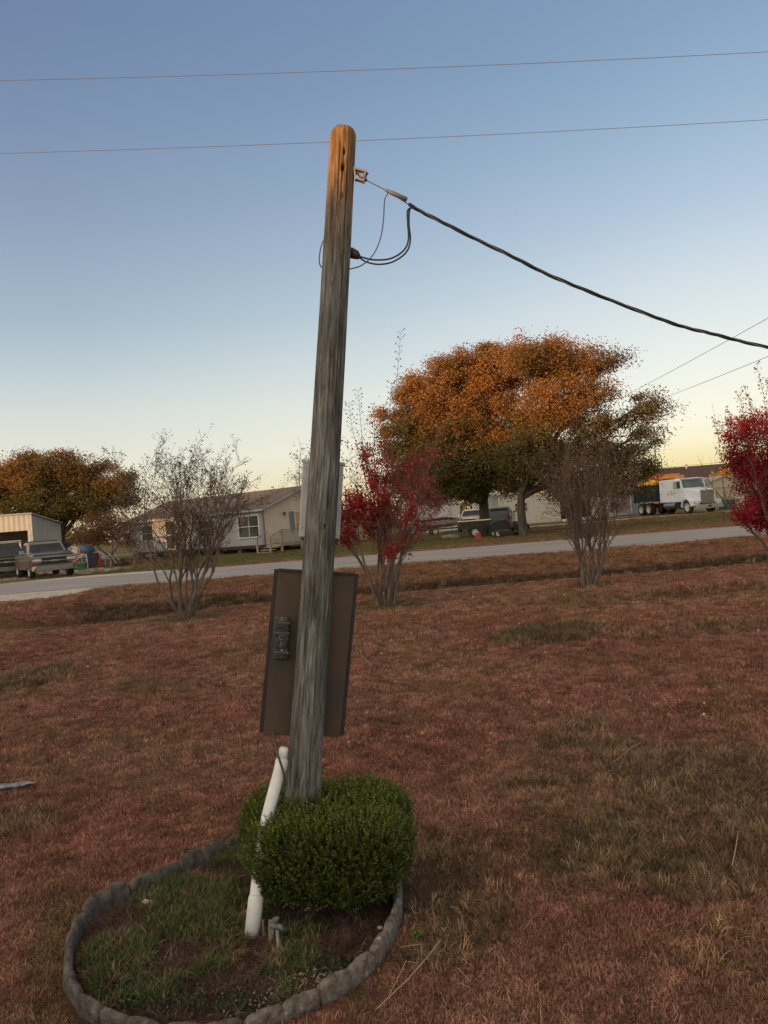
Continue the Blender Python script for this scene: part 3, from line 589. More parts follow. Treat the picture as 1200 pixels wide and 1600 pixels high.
# ------------------------------------------------------------------ meter box and board behind the pole
def frame_box(name, TL, TR, BL, thick, m_, root, inset=0.0, bevel=.003):
    ex = TR - TL; ez = BL - TL; n_ = ex.cross(ez).normalized()
    if n_.y < 0: n_ = -n_
    m = MB(); a, b, c_, d = TL, TR, TR + ez, BL
    m.add([a, b, c_, d, a + n_ * thick, b + n_ * thick, c_ + n_ * thick, d + n_ * thick], [(0, 1, 2, 3), (7, 6, 5, 4), (0, 4, 5, 1), (1, 5, 6, 2), (2, 6, 7, 3), (3, 7, 4, 0)])
    return under(m.build(name, m_, None, bevel=bevel), root), n_
TL, TR, BL = P(473, 722, 4.64), P(537, 727, 4.66), P(467, 839, 4.66)
mbx = empty('meter_box', BL, 0, 'pale grey metal meter box mounted behind the upper part of the pole', 'meter box'); U(mbx)
boxm = mat('box_grey', (.42, .46, .49), (.34, .38, .41), scale=5, rough=.45, metal=.1, bump=.1, stretch=(1, 1, 3))
_, nn = frame_box('enclosure', TL, TR, BL, .13, boxm, mbx, bevel=.006)
m_ = MB(); ex = (TR - TL).normalized(); ez = (BL - TL).normalized()
m_.add(*(lambda a, b, c_, d: ([a, b, c_, d, a + nn * .14, b + nn * .14, c_ + nn * .14, d + nn * .14], [(0, 1, 2, 3), (7, 6, 5, 4), (0, 4, 5, 1), (1, 5, 6, 2), (2, 6, 7, 3), (3, 7, 4, 0)]))(TL - ex * .008 - ez * .018 - nn * .006, TR + ex * .008 - ez * .018 - nn * .006, TR + ex * .008 + ez * .002 - nn * .006, TL - ex * .008 + ez * .002 - nn * .006))
under(m_.build('top_cap', boxm, None, bevel=.003), mbx)
for (u0, v0) in ((.018, .03), (.018, .39), (.19, .03), (.19, .40)):
    m_ = MB(); c_ = TL + ex * u0 + ez * v0; m_.tube([c_ + nn * .002, c_ - nn * .006], .006, 8); under(m_.build('screw', galv, None), mbx)
m_ = MB(); TR2 = TL + (TR - TL)
a = BL + ex * .012; b = P(530, 842, 4.66) - ex * .004
m_.add([a, b, b + ez * .02, a + ez * .02, a + nn * .1, b + nn * .1, b + nn * .1 + ez * .02, a + nn * .1 + ez * .02], [(0, 1, 2, 3), (7, 6, 5, 4), (0, 4, 5, 1), (1, 5, 6, 2), (2, 6, 7, 3), (3, 7, 4, 0)])
under(m_.build('rusty_base', mat('rust_dark', (.10, .045, .03), (.06, .03, .02), scale=20, rough=.8), None), mbx)
# rusty brown board / panel
TL, TR, BL = P(435, 890, 4.60), P(555, 897, 4.66), P(411, 1147, 4.60)
pan = empty('equipment_board', BL, 0, 'rusty dark brown board fixed behind the pole below the meter box', 'board'); U(pan)
rustm = mat('rusty_board', (.045, .040, .038), (.085, .055, .036), scale=3.2, rough=.55, bump=.08, detail=5, lo=.35, hi=.7, third=(.17, .095, .045), bscale=14, spec=.35, stretch=(1.6, 1, .8))
_, nn = frame_box('face', TL, TR, BL, .02, rustm, pan, bevel=.002)
ex = (TR - TL); W_ = ex.length; ex.normalize(); ez = (BL - TL); H_ = ez.length; ez.normalize()
rim = MB()
rim.beam(TL - nn * .006, TR - nn * .006, .016, .014, up=nn); rim.beam(TL + nn * .03, BL + nn * .03, .008, .05, up=ex); rim.beam(TR + nn * .03, TR + ez * H_ + nn * .03, .008, .05, up=ex); rim.beam(BL + nn * .02, BL + ex * W_ + nn * .02, .03, .006, up=ez)
under(rim.build('rim', mat('rim_rust', (.035, .028, .026), (.022, .018, .017), scale=12, rough=.6), None, bevel=.001), pan)
for (u0, v0) in ((.012, .035), (.012, .58), (.012, .60), (.012, .62), (W_ - .015, .05), (W_ - .015, .5), (W_ - .03, H_ - .05), (.02, H_ - .03)):
    bo = MB(); c_ = TL + ex * u0 + ez * v0; bo.tube([c_, c_ - nn * .005], .004, 8); under(bo.build('bolt', mat('bolt_dark', (.03, .025, .022), rough=.6), None), pan)
# trail camera strapped on the board
tcm = empty('trail_camera', P(440, 1030, 4.58), 0, 'camouflage trail camera strapped to the left side of the rusty board', 'trail camera'); U(tcm)
def camo():
    m = bpy.data.materials.new('camouflage'); t, b = principled(m); n = t.nodes.new; l = t.links.new
    co = n('ShaderNodeTexCoord'); no = n('ShaderNodeTexNoise'); no.inputs['Scale'].default_value = 26; no.inputs['Detail'].default_value = 2; no.inputs['Distortion'].default_value = 1.4; l(co.outputs['Object'], no.inputs[0])
    rp = ramp_node_t(t, [(.36, (.012, .013, .012, 1)), (.46, (.03, .032, .028, 1)), (.53, (.075, .072, .058, 1)), (.57, (.02, .018, .015, 1)), (.66, (.16, .155, .13, 1))]); rp.color_ramp.interpolation = 'CONSTANT'
    l(no.outputs[0], rp.inputs[0]); l(rp.outputs[0], b.inputs['Base Color']); b.inputs['Roughness'].default_value = .6; return m
cmm = camo()
c0 = P(440, 996, 4.585); A = (P(440.5, 964, 4.585) - P(438, 1030, 4.585)); hgt = A.length; A.normalize(); E = ex.copy(); NN = -nn
bd = MB(); ringp = []
for (t_, w_, d_) in ((-.5, .040, .034), (-.47, .046, .040), (-.25, .044, .040), (-.2, .040, .046), (-.05, .040, .048), (.0, .046, .044), (.22, .046, .044), (.27, .040, .046), (.42, .043, .042), (.48, .040, .036), (.5, .03, .03)):
    cc = c0 + A * (t_ * hgt); ring = []
    for k in range(20):
        an = 2 * math.pi * k / 20; ca, sa = math.cos(an), math.sin(an); ring.append(cc + E * (w_ * math.copysign(abs(ca) ** .35, ca)) + NN * (.012 + d_ * .55 * math.copysign(abs(sa) ** .35, sa)))
    ringp.append(ring)
bd.loft(ringp); under(bd.build('housing', cmm, None, bevel=.001), tcm)
for t_ in (-.33, .12, .36):
    fr = MB(); fr.beam(c0 + A * (t_ * hgt) + NN * .038 - E * .047, c0 + A * (t_ * hgt) + NN * .038 + E * .047, .012, .016, up=A)
    under(fr.build('ridge', mat('camo_dark', (.05, .05, .042), (.09, .085, .07), scale=30, rough=.7), None, bevel=.003), tcm)
ln_ = MB(); cc = c0 + A * (.03 * hgt) + NN * .032
ring = [cc + (E * math.cos(a) + A * math.sin(a)) * .013 for a in np.linspace(0, 5.2, 14)]; ln_.tube([p_ + NN * .006 for p_ in ring], .0016, 5)
under(ln_.build('ring_mark', mat('mark_gold', (.35, .30, .14), rough=.5), None), tcm)
ls = MB(); ls.tube([cc - NN * .005, cc + NN * .004], .009, 16); under(ls.build('lens', mat('lens_black', (.01, .01, .012), rough=.08), None, smooth=False), tcm)
pl = MB(); cc = c0 - A * (.27 * hgt) + NN * .040 + E * .004; pl.beam(cc - E * .007, cc + E * .007, .0025, .002, up=NN); pl.beam(cc - A * .007 + NN * .0015, cc + A * .007 + NN * .0015, .0025, .002, up=NN)
under(pl.build('plus_mark', mat('mark_white', (.6, .6, .55), rough=.5), None), tcm)
# cable from the board down to the pipe
cable([P(427, 1144, 4.60), P(429, 1154, 4.50), P(431, 1166, 4.40), P(435, 1182, 4.345), P(440, 1197, 4.335), P(444, 1212, 4.335), P(446, 1228, 4.36)], .0068, mat('dark_cable', (.05, .05, .052), (.07, .07, .07), rough=.5), 'dark cable hanging from the rusty board down to the white pipe', 'power_cable')
# white pipe
g0 = G(393, 1462); pvc = empty('plastic_pipe', g0, 0, 'white plastic conduit pipe leaning beside the pole through the shrub', 'pipe'); U(pvc)
pm = mat('white_pvc', (.66, .67, .66), (.54, .55, .54), scale=9, rough=.4, bump=.05, lo=.3, hi=.6)
top = P(442, 1172, 4.42); d_ = (top - g0)
q1, q2, q3 = P(441, 1188, 4.41), P(415, 1290, 4.26), P(401, 1390, 4.1)
pp = MB(); pp.tube(spline([g0 - Vector((-.01, 0, .05)), P(398, 1430, 4.04), q3, q2, q1], 8), .034, 24); under(pp.build('lower_pipe', pm, None, smooth=True), pvc)
pp = MB(); pp.tube([P(440, 1192, 4.41), P(443.5, 1170, 4.42), P(443.8, 1168, 4.42)], [.027, .027, .022], 20); under(pp.build('upper_pipe', pm, None, smooth=True), pvc)
pp = MB(); a = P(437.6, 1204, 4.4); b = P(441.0, 1185, 4.41); pp.tube([a, a.lerp(b, .2), a.lerp(b, .8), b], [.034, .037, .037, .030], 24); under(pp.build('upper_collar', pm, None, smooth=True), pvc)
pp = MB(); a = P(392.5, 1462, 4.0); b = P(400.5, 1398, 4.08); a.z -= .02; pp.tube([a, a.lerp(b, .93), a.lerp(b, 1.0)], [.0415, .0405, .036], 24); under(pp.build('elbow', pm, None, smooth=True), pvc)
# ------------------------------------------------------------------ spigot and stakes
sg = empty('water_spigot', G(435, 1496), 0, 'corroded grey garden spigot on a thin standing pipe below the shrub', 'spigot'); U(sg); d0 = 3.83
pp = MB(); pp.tube([G(436, 1497) - Vector((0, 0, .03)), P(433, 1450, d0 + .06)], .0095, 12); under(pp.build('riser', mat('old_pvc', (.20, .19, .15), (.13, .12, .09), scale=30, rough=.7), None, smooth=True), sg)
hm = mat('old_zinc', (.17, .19, .20), (.10, .11, .12), scale=40, rough=.6, metal=.3, bump=.3)
pp = MB(); c_ = P(432, 1447, d0 + .06); pp.tube([c_ + Vector((-.035, 0, .004)), c_ + Vector((-.01, 0, 0)), c_ + Vector((.022, -.004, -.004)), c_ + Vector((.034, -.01, -.018))], [.009, .017, .015, .010], 12); pp.tube([c_, c_ + Vector((0, -.002, .032))], .007, 8)
under(pp.build('valve_body', hm, None, smooth=True), sg)
pp = MB(); h_ = c_ + Vector((0, -.002, .034)); pp.tube([h_, h_ + Vector((0, 0, .007))], .018, 14); under(pp.build('handle', hm, None), sg)
wd_m = mat('stake_wood', (.24, .19, .13), (.13, .10, .07), scale=20, rough=.85, bump=.4, stretch=(1, 1, .2))
for (a, b, w_, lb) in (((411, 1437), (411, 1466), .013, 'narrow wooden stake beside the foot of the white pipe'), ((424, 1437), (423, 1474), .03, 'wide pale wooden stake next to the spigot')):
    g_ = G(*b); m_ = MB(); m_.beam(g_ - Vector((0, 0, .04)), P(*a, (g_ - CAM).dot(_fw) + .02), .012, w_, up=(1, 0, 0)); tag(m_.build('wooden_stake', wd_m, None, bevel=.002), lb, 'stake')
# earth clod and stones in the bed
def lump(name, c_, r_, sq, m_, seed, label, cat, group=None):
    rg_ = np.random.default_rng(seed); m = MB(); rings = []
    for i in range(13):
        ph = math.pi * (i + .35) / 13.3 - math.pi / 2; ring = []
        for j in range(20):
            a = 6.283 * j / 20; q = Vector((math.cos(ph) * math.cos(a), math.cos(ph) * math.sin(a), math.sin(ph))); f = .45 + 1.1 * float(fbm(q.x * 2.6 + 7, q.y * 2.6 + q.z * 2.4 + 7, seed, 4)); ring.append(Vector(c_) + Vector((q.x * r_ * sq[0], q.y * r_ * sq[1], q.z * r_ * sq[2])) * f)
        rings.append(ring)
    m.loft(rings); return tag(m.build(name, m_, None, smooth=True), label, cat, group)
lump('earth_clod', G(544, 1488) + Vector((0, 0, .03)), .050, (.7, .6, 1.35), mat('clod', (.085, .045, .03), (.045, .024, .016), scale=40, rough=.95, bump=.8), 3, 'upright reddish brown clod of earth in the bare part of the bed', 'clod')
pale = mat('pale_stone', (.42, .41, .38), (.28, .27, .25), scale=25, rough=.85, bump=.5)
lump('pale_stone', G(233, 1418) + Vector((0, 0, .02)), .032, (1.4, .8, .7), pale, 4, 'chalky white stone just inside the left edging', 'stone')
for (px, py, r_, lb) in ((448, 1556, .022, 'bluish grey stone in the middle of the front litter'), (466, 1510, .018, 'grey stone nearest to the spigot'), (594, 1454, .014, 'small pale stone close to the right edging under the shrub'), (590, 1466, .008, 'tiny pale pebble close to the right edging'), (476, 1486, .009, 'tiny tan pebble right of the spigot')):
    lump('garden_stone', G(px, py) + Vector((0, 0, r_ * .4)), r_, (1.2, .9, .7), mat('blue_stone', (.10, .11, .13), (.06, .065, .08), rough=.8, bump=.4) if 'bl' in lb or 'grey' in lb else pale, px, lb, 'stone')
# crumpled grey plastic at the left
sc_m = mat('grey_plastic', (.22, .25, .29), (.10, .12, .15), scale=18, rough=.35, lo=.42, hi=.58)
rings = []
for i in range(30):
    t_ = i / 29; a, b = G(-20, 1239), G(55, 1231); c_ = a.lerp(b, t_); nk = 1 - .72 * float(S(.80, .92, np.array(t_))); ww = .040 * nk * (1 + .25 * float(vn(np.array(t_ * 5), np.array(3.), 3))); hh_ = .020 * nk * (.6 + .9 * float(vn(np.array(t_ * 6), np.array(9.), 3)))
    rings.append([c_ + Vector((0, 0, .030 + .012 * t_)) + Vector((.012 * math.sin(an), math.cos(an) * ww, math.sin(an) * hh_ * (1 - .55 * math.exp(-((an - 1.4 - .5 * math.sin(t_ * 9)) / .35) ** 2)))) for an in np.linspace(0, 6.283, 23)[:-1]])
m_ = MB(); m_.loft(rings); tag(m_.build('crushed_bottle', sc_m, None, smooth=True), 'crushed grey plastic bottle lying on the red lawn at left', 'litter')
# ------------------------------------------------------------------ scalloped concrete edging
conc = mat('old_concrete', (.20, .175, .15), (.085, .068, .055), scale=30, rough=.92, bump=.9, bscale=90, detail=8, third=(.44, .42, .38), dist=.012)
conc2 = mat('mossy_concrete', (.125, .112, .098), (.05, .045, .038), scale=20, rough=.95, bump=.9, bscale=80, detail=8, third=(.22, .20, .18), dist=.012)
rp_ = [Vector((a, b, 0)) for a, b in zip(RX, RY)]; cls = []
tot = 0; seg = []
for i in range(len(rp_)):
    a, b = rp_[i], rp_[(i + 1) % len(rp_)]; seg.append((tot, a, b, (b - a).length)); tot += (b - a).length
ORD = ('first', 'second', 'third', 'fourth', 'fifth', 'sixth', 'seventh', 'eighth', 'ninth', 'tenth', 'eleventh', 'twelfth'); NBK = 17; bl = tot / NBK
def ringpos(s):
    s %= tot
    for s0, a, b, L_ in seg:
        if s <= s0 + L_: return a.lerp(b, (s - s0) / L_)
    return seg[-1][2]
rcx, rcy = RX.mean(), RY.mean()
for k in range(NBK):
    s0 = k * bl + .008; s1 = (k + 1) * bl - .008; rg_ = random.Random(k); a = ringpos(s0); b = ringpos(s1); mid = ringpos((s0 + s1) / 2)
    left = mid.x < -.62; th_ = .023 - .002 * left; rings = []; dz = rg_.uniform(-.012, .012); tl = rg_.uniform(-.012, .02) ; n_ = 28
    for i in range(n_ + 1):
        t_ = i / n_; p = ringpos(s0 + (s1 - s0) * t_); q_ = ringpos(s0 + (s1 - s0) * min(1, t_ + .03)); o_ = ringpos(s0 + (s1 - s0) * max(0, t_ - .03)); d = (q_ - o_).normalized(); nrm = Vector((d.y, -d.x, 0))
        if nrm.dot(p - Vector((rcx, rcy, 0))) < 0: nrm = -nrm
        g_ = float(terr(p.x, p.y)); sc_a = abs(math.sin(t_ * math.pi * 2)) ** .36; h_ = .070 + .026 * sc_a + dz + .006 * (float(fbm(t_ * 9 + k, 0, 7)) - .5)
        bul = .003 * sc_a; r2 = rg_.uniform(-.003, .003)
        pr = [(th_ + bul, -.05), (th_ + bul, h_ * .55), (th_ + bul - .004, h_ - .012), (th_ + bul - .016, h_ - .002 + r2), (0, h_ + .002), (-th_ + .014, h_ - .002 - r2), (-th_ + .002, h_ - .014), (-th_, h_ * .5), (-th_, -.05)]
        rings.append([p + nrm * (w_ + tl * z_ / .1 + .007 * (float(fbm(p.x * 45 + j_ * 3, p.y * 45, k)) - .5)) + Vector((0, 0, g_ + z_ + (.009 * (float(fbm(p.x * 38, p.y * 38 + j_ * 2, k + 40)) - .5)))) for j_, (w_, z_) in enumerate(pr)])
    m_ = MB(); m_.loft(rings); o = m_.build('edging_block', conc2 if left else conc, None, smooth=True)
    o.modifiers.new('s', 'EDGE_SPLIT').split_angle = R(50)
    gp = 'concrete edging blocks ringing the bed'
    if left or mid.y > 4.6 and k < 8: cnt_l = globals().get('cnt_l', -1) + 1; lb = 'mossy grey edging block, %s along the ring leftwards from the shrub' % ORD[cnt_l]
    elif mid.y > 4.3: cnt_b = globals().get('cnt_b', -1) + 1; lb = 'concrete edging block mostly hidden behind the shrub, %s from its right end' % ORD[cnt_b]
    else: cnt_r = globals().get('cnt_r', -1) + 1; lb = 'speckled tan edging block, %s from the front of the ring towards the shrub' % ORD[cnt_r]
    tag(o, lb, 'edging block', gp)
# ------------------------------------------------------------------ boxwood
def boxwood():
    rg_ = np.random.default_rng(5); cC = P(519, 1320, 4.42); base = float(terr(cC.x, cC.y))
    root = empty('boxwood_shrub', (cC.x, cC.y, base), 0, 'dense clipped green boxwood shrub wrapped round the foot of the pole', 'shrub'); U(root)
    lobes = [((cC.x + .005, cC.y - .03, base + .305), (.458, .45, .240)), ((P(434, 1285, 4.72).x - .01, 4.74, base + .29), (.20, .21, .205)), ((cC.x - .12, cC.y + .15, base + .31), (.43, .30, .20))]
    TP = []; TN = []
    for li, (c_, r_) in enumerate(lobes):
        n = (11500, 3000, 2200)[li]; pw = 3.3 if li == 0 else 2.6
        q = rg_.uniform(-1, 1, (n, 3)); ax_ = rg_.choice(3, n, p=[.3, .3, .4]); q[np.arange(n), ax_] = np.sign(q[np.arange(n), ax_]); sq = q / ((np.abs(q) ** pw).sum(1)[:, None] ** (1 / pw))
        d = np.sign(sq) * np.abs(sq) ** (pw - 1) / np.array(r_); d /= np.linalg.norm(d, axis=1)[:, None]
        dep = rg_.uniform(0, 1, n) ** 1.6 * .30
        bump_ = 1 + .11 * (fbm(sq[:, 0] * 3 + sq[:, 2] * 2.3 + 9, sq[:, 1] * 3 + sq[:, 2] + 9, 6, 4) - .5) * 2
        sq[:, 0] *= np.where(sq[:, 2] < 0, 1 + .10 * sq[:, 2], 1 + 0.0 * sq[:, 2]); 
        p = np.array(c_) + sq * np.array(r_) * (bump_ * (1 - dep))[:, None]
        TP.append(p); TN.append(d)
    TP = np.concatenate(TP); TN = np.concatenate(TN)
    # keep the shoots out of the pole and the pipe
    def dist_line(p, a, b):
        a = np.array(a); b = np.array(b); ab = b - a; t_ = np.clip(((p - a) @ ab) / (ab @ ab), 0, 1); return np.linalg.norm(p - a - t_[:, None] * ab, axis=1)
    k = (dist_line(TP, PB, PT) > .112) & (dist_line(TP, q2, q1) > .045) & (TP[:, 2] > base + .05)
    # open a notch where the pipe runs in front
    TP, TN = TP[k], TN[k]; n = len(TP)
    up = TN * np.array([.55, .55, .5]) + np.array([0, 0, .75]) + rg_.normal(size=(n, 3)) * .28; up /= np.linalg.norm(up, axis=1)[:, None]
    LP = []; LD = []; LC = []; LS = []
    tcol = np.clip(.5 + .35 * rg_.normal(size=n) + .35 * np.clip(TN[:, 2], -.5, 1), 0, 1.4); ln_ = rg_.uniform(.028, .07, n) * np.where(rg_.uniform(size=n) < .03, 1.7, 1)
    side = np.cross(up, rg_.normal(size=(n, 3))); side /= np.linalg.norm(side, axis=1)[:, None]; side2 = np.cross(up, side)
    for j in range(7):
        t_ = j / 6
        for sg_ in (-1, 1):
            an = j * 1.57 + rg_.normal(0, .3, n); sd = side * np.cos(an)[:, None] + side2 * np.sin(an)[:, None]
            dd = sd * sg_ * (1.0 - .45 * t_) + up * (.55 + .6 * t_); dd /= np.linalg.norm(dd, axis=1)[:, None]; sz = rg_.uniform(.010, .0165, n) * (1 - .25 * t_)
            LP.append(TP + up * (ln_ * (t_ - .35))[:, None] + dd * (sz * .55)[:, None]); LD.append(dd); LS.append(sz)
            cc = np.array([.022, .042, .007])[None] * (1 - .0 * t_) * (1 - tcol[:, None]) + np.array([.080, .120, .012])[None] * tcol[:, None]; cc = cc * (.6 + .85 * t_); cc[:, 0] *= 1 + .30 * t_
            LC.append(cc)
    LP = np.concatenate(LP); LD = np.concatenate(LD); LS = np.concatenate(LS); LC = np.concatenate(LC); m = len(LP)
    e = rg_.normal(size=(m, 3)); e -= LD * (LD * e).sum(1)[:, None]; e /= np.linalg.norm(e, axis=1)[:, None]; f = np.cross(LD, e); s = LS[:, None]
    V = np.stack([LP - LD * s * .5, LP + e * s * .3 + f * s * .08, LP + LD * s * .5, LP - e * s * .3 + f * s * .08], 1).reshape(-1, 3)
    C_ = np.repeat(np.concatenate([LC, np.ones((m, 1))], 1), 4, axis=0)
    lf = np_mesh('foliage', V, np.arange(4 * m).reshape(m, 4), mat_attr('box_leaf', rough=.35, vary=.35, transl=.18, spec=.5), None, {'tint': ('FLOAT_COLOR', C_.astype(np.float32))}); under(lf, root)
    rn = random.Random(3); tw = MB()
    for (c_, r_) in lobes[:2]:
        for k_ in range(46 if r_[0] > .4 else 16):
            a = rn.uniform(0, 6.283); q = Vector(c_); b0_ = Vector((q.x + rn.uniform(-.12, .12), q.y + rn.uniform(-.1, .1), base - .02))
            en = q + Vector((math.cos(a) * r_[0] * rn.uniform(.6, .95), math.sin(a) * r_[1] * rn.uniform(.6, .95), rn.uniform(-.8, .8) * r_[2]))
            mid_ = b0_.lerp(en, .45) + Vector((rn.uniform(-.04, .04), rn.uniform(-.04, .04), -.05)); tw.tube(spline([b0_, mid_, en], 5), [.009, .008, .008, .007, .006, .006, .005, .004, .003, .002, .002], 5)
    for k_ in range(70):
        a = rn.uniform(3.3, 6.1); q = Vector((cC.x + math.cos(a) * .42 * rn.uniform(.5, 1), cC.y + math.sin(a) * .38 * rn.uniform(.6, 1), base + rn.uniform(.09, .17))); e_ = q + Vector((rn.uniform(-.07, .07), rn.uniform(-.03, .03), rn.uniform(-.03, .02)))
        tw.tube(spline([q, q.lerp(e_, .5) + Vector((0, 0, -.012)), e_], 4), .0016, 4)
    under(tw.build('stems', mat('box_stem', (.17, .13, .09), (.10, .075, .05), scale=30, rough=.8), None, smooth=True), root)
boxwood()
# weed sprout right of the ring
wr = np.random.default_rng(2); c_ = G(652, 1474); p_ = np.array(c_) + wr.normal(size=(70, 3)) * np.array([.012, .012, .010]) + np.array([0, 0, .035])
o = leaves('weed_sprout', p_, wr.uniform(.012, .026, 70), np.array([.10, .24, .03]) * wr.uniform(.7, 1.2, (70, 1)), mat_attr('small_leaf'), None, wr, aspect=.45)
tag(o, 'bright green weed sprout just outside the right edging', 'weed')
# ------------------------------------------------------------------ trees
def rot_about(v, axis, a): return Matrix.Rotation(a, 3, axis) @ v
def grow(rn, p, d, ln, r, lev, maxl, out, pts, kids, up=.10, wig=.10, start=.3, kidlen=.55, spread=(.35, .75), minr=.0022):
    ns = max(3, int(ln / (.16 if lev == 0 else .13))) ; q = [p.copy()]; dd = d.copy(); P_ = p.copy()
    for i in range(ns):
        dd = (dd + Vector((rn.gauss(0, wig), rn.gauss(0, wig), rn.gauss(0, wig * .6) + up * (.5 if lev == 0 else 1)))).normalized(); P_ = P_ + dd * ln / ns; q.append(P_.copy())
    rr = [max(minr, r * (1 - .82 * (i / ns))) for i in range(ns + 1)]
    out.append((q, rr, lev))
    if lev >= maxl - 1: pts += [(x, lev, i / ns) for i, x in enumerate(q) if i > 0]
    if lev < maxl:
        nk = kids[lev]
        for k in range(nk):
            t = start + (1 - start) * (k + rn.random()) / nk; i = min(ns - 1, int(t * ns)); b = q[i].lerp(q[i + 1], t * ns - i); dr = (q[i + 1] - q[i]).normalized()
            ax = rot_about(dr.orthogonal().normalized(), dr, rn.uniform(0, 6.283)); nd = rot_about(dr, ax, rn.uniform(*spread))
            grow(rn, b, nd, ln * kidlen * rn.uniform(.55, 1.15) * (1 - .4 * t if lev == 0 else 1), max(minr, rr[i] * .62), lev + 1, maxl, out, pts, kids, up, wig * 1.15, .15, kidlen, spread, minr)
def tubes_mesh(name, brs, m, root, sides=(8, 5, 4, 3, 3)):
    mb = MB()
    for q, rr, lev in brs: mb.tube(q, rr, sides[min(lev, 4)], cap=False)
    return under(mb.build(name, m, None, smooth=True), root)
bark = mat('myrtle_bark', (.165, .125, .098), (.075, .056, .045), scale=12, rough=.8, bump=.3, stretch=(1, 1, .3))
bark2 = mat('oak_bark', (.095, .075, .06), (.045, .036, .03), scale=8, rough=.95, bump=1, stretch=(1, 1, .25))
twigm = mat('twig', (.11, .078, .062), (.07, .05, .04), scale=9, rough=.85)
leafm = mat_attr('tree_leaf', rough=.55, vary=.35, transl=.30, spec=.25)
def crape_myrtle(base, seed, H, nst, tilt, lean, label, kids, leaf=None, shoots=(), spread_r=.12, spread=(.35, .75), fork=.3, wig=.10):
    rn = random.Random(seed); root = empty('crape_myrtle', base, 0, label, 'tree', 'crape myrtles along the ditch'); U(root); br = []; pts = []; husk_pts = []
    for k in range(nst):
        a = 6.283 * (k + rn.uniform(-.3, .3)) / nst; t = tilt * rn.uniform(.25, 1.0); d = Vector((math.cos(a) * math.sin(t) + lean[0], math.sin(a) * math.sin(t) + lean[1], math.cos(t))).normalized()
        p = base + Vector((math.cos(a) * spread_r, math.sin(a) * spread_r, -.06)); grow(rn, p, d, H * rn.uniform(.72, .98), .034 * rn.uniform(.7, 1.15), 0, len(kids), br, pts, kids, .035, wig, fork, .52, spread)
    for (px, py, ln_) in shoots:                              # a long water shoot with leafy tip
        e = P(px, py, base.y); s = base.lerp(e, .0) + Vector((0, 0, 1.0)); s = Vector((base.x + (e.x - base.x) * .45, base.y + rn.uniform(-.1, .1), max(base.z + .9, e.z - ln_))); q = spline([s, s.lerp(e, .35) + Vector((rn.uniform(-.06, .06), 0, 0)), s.lerp(e, .7) + Vector((rn.uniform(-.05, .05), 0, 0)), e], 6); br.append((q, [.010 - .0075 * i / len(q) for i in range(len(q))], 2))
        for i_ in range(10, len(q)):
            for sg_ in (-1, 1):
                tw_ = q[i_] + Vector((sg_ * rn.uniform(.03, .09), rn.uniform(-.04, .04), rn.uniform(.02, .08))); br.append(([q[i_], tw_], [.0035, .0025], 3)); husk_pts += [tw_ + Vector((rn.gauss(0, .012), rn.gauss(0, .012), rn.gauss(0, .012))) for _ in range(3)]
    fl = [(b + Vector((0, 0, .02)), 0) for b in [base]]
    tubes_mesh('trunk', [b for b in br if b[2] == 0], bark, root); tubes_mesh('branches', [b for b in br if b[2] == 1], bark, root, (5, 5, 4)); tubes_mesh('twigs', [b for b in br if b[2] > 1], twigm, root)
    rp2 = np.random.default_rng(seed)
    PT_ = np.array([tuple(x) for x, l_, t in pts]); LT = np.array([t for x, l_, t in pts]); LV = np.array([l_ for x, l_, t in pts])
    if husk_pts: under(leaves('seed_foliage', np.array([tuple(v) for v in husk_pts]), .035, np.full((len(husk_pts), 3), .10), leafm, None, rp2, aspect=.7), root)
    if leaf:
        L_, C_, S_ = leaf(PT_, LT, LV, rp2)
        under(leaves('leaves', L_, S_, C_, leafm, None, rp2, aspect=.62), root)
    return root
def husks(prob, ncl, c1, sz, jit=.03):
    def f(PT_, LT, LV, r):
        k = (LT > .8) & (r.uniform(size=len(PT_)) < prob) & (PT_[:, 2] > PT_[:, 2].max() * .32); p = np.repeat(PT_[k], ncl, 0); p = p + r.normal(0, jit, p.shape); n = len(p)
        return p, np.array(c1) * r.uniform(.6, 1.4, (n, 1)), r.uniform(sz * .6, sz * 1.3, n)
    return f
crape_myrtle(G(290, 966), 10, 3.3, 12, R(18), (.03, 0), 'bare multi-stemmed grey crape myrtle standing left of the pole in front of the mobile home', (9, 6, 4), husks(.85, 4, (.13, .10, .075), .038), spread_r=.10, spread=(.28, .62), wig=.13)
def redleaf(PT_, LT, LV, r):
    m = vn(PT_[:, 0] * 2.2 + 30, PT_[:, 2] * 2.4 + PT_[:, 1] * 1.5 + 30, 5); cx = PT_[:, 0].mean(); bias = np.clip((cx + .85 - PT_[:, 0]) / 1.5, 0, 1) * (PT_[:, 0] > -1.12)
    pr = S(.46, .66, m + .22 * bias - .04) * (.12 + .75 * bias) + .02; k = (r.uniform(size=len(PT_)) < pr) & (PT_[:, 2] < 4.3); p = np.repeat(PT_[k], 6, 0); p = p + r.normal(0, .055, p.shape)
    n = len(p); t = r.uniform(size=(n, 1)); c = np.array([.44, .045, .038]) * t + np.array([.20, .022, .026]) * (1 - t)
    k2 = (r.uniform(size=len(PT_)) < .16); p2 = np.repeat(PT_[k2], 2, 0) + r.normal(0, .04, (k2.sum() * 2, 3)); c2 = np.array([.20, .085, .04]) * r.uniform(.6, 1.3, (len(p2), 1))
    return np.concatenate([p, p2]), np.concatenate([c, c2]), np.concatenate([r.uniform(.035, .07, n), r.uniform(.025, .05, len(p2))])
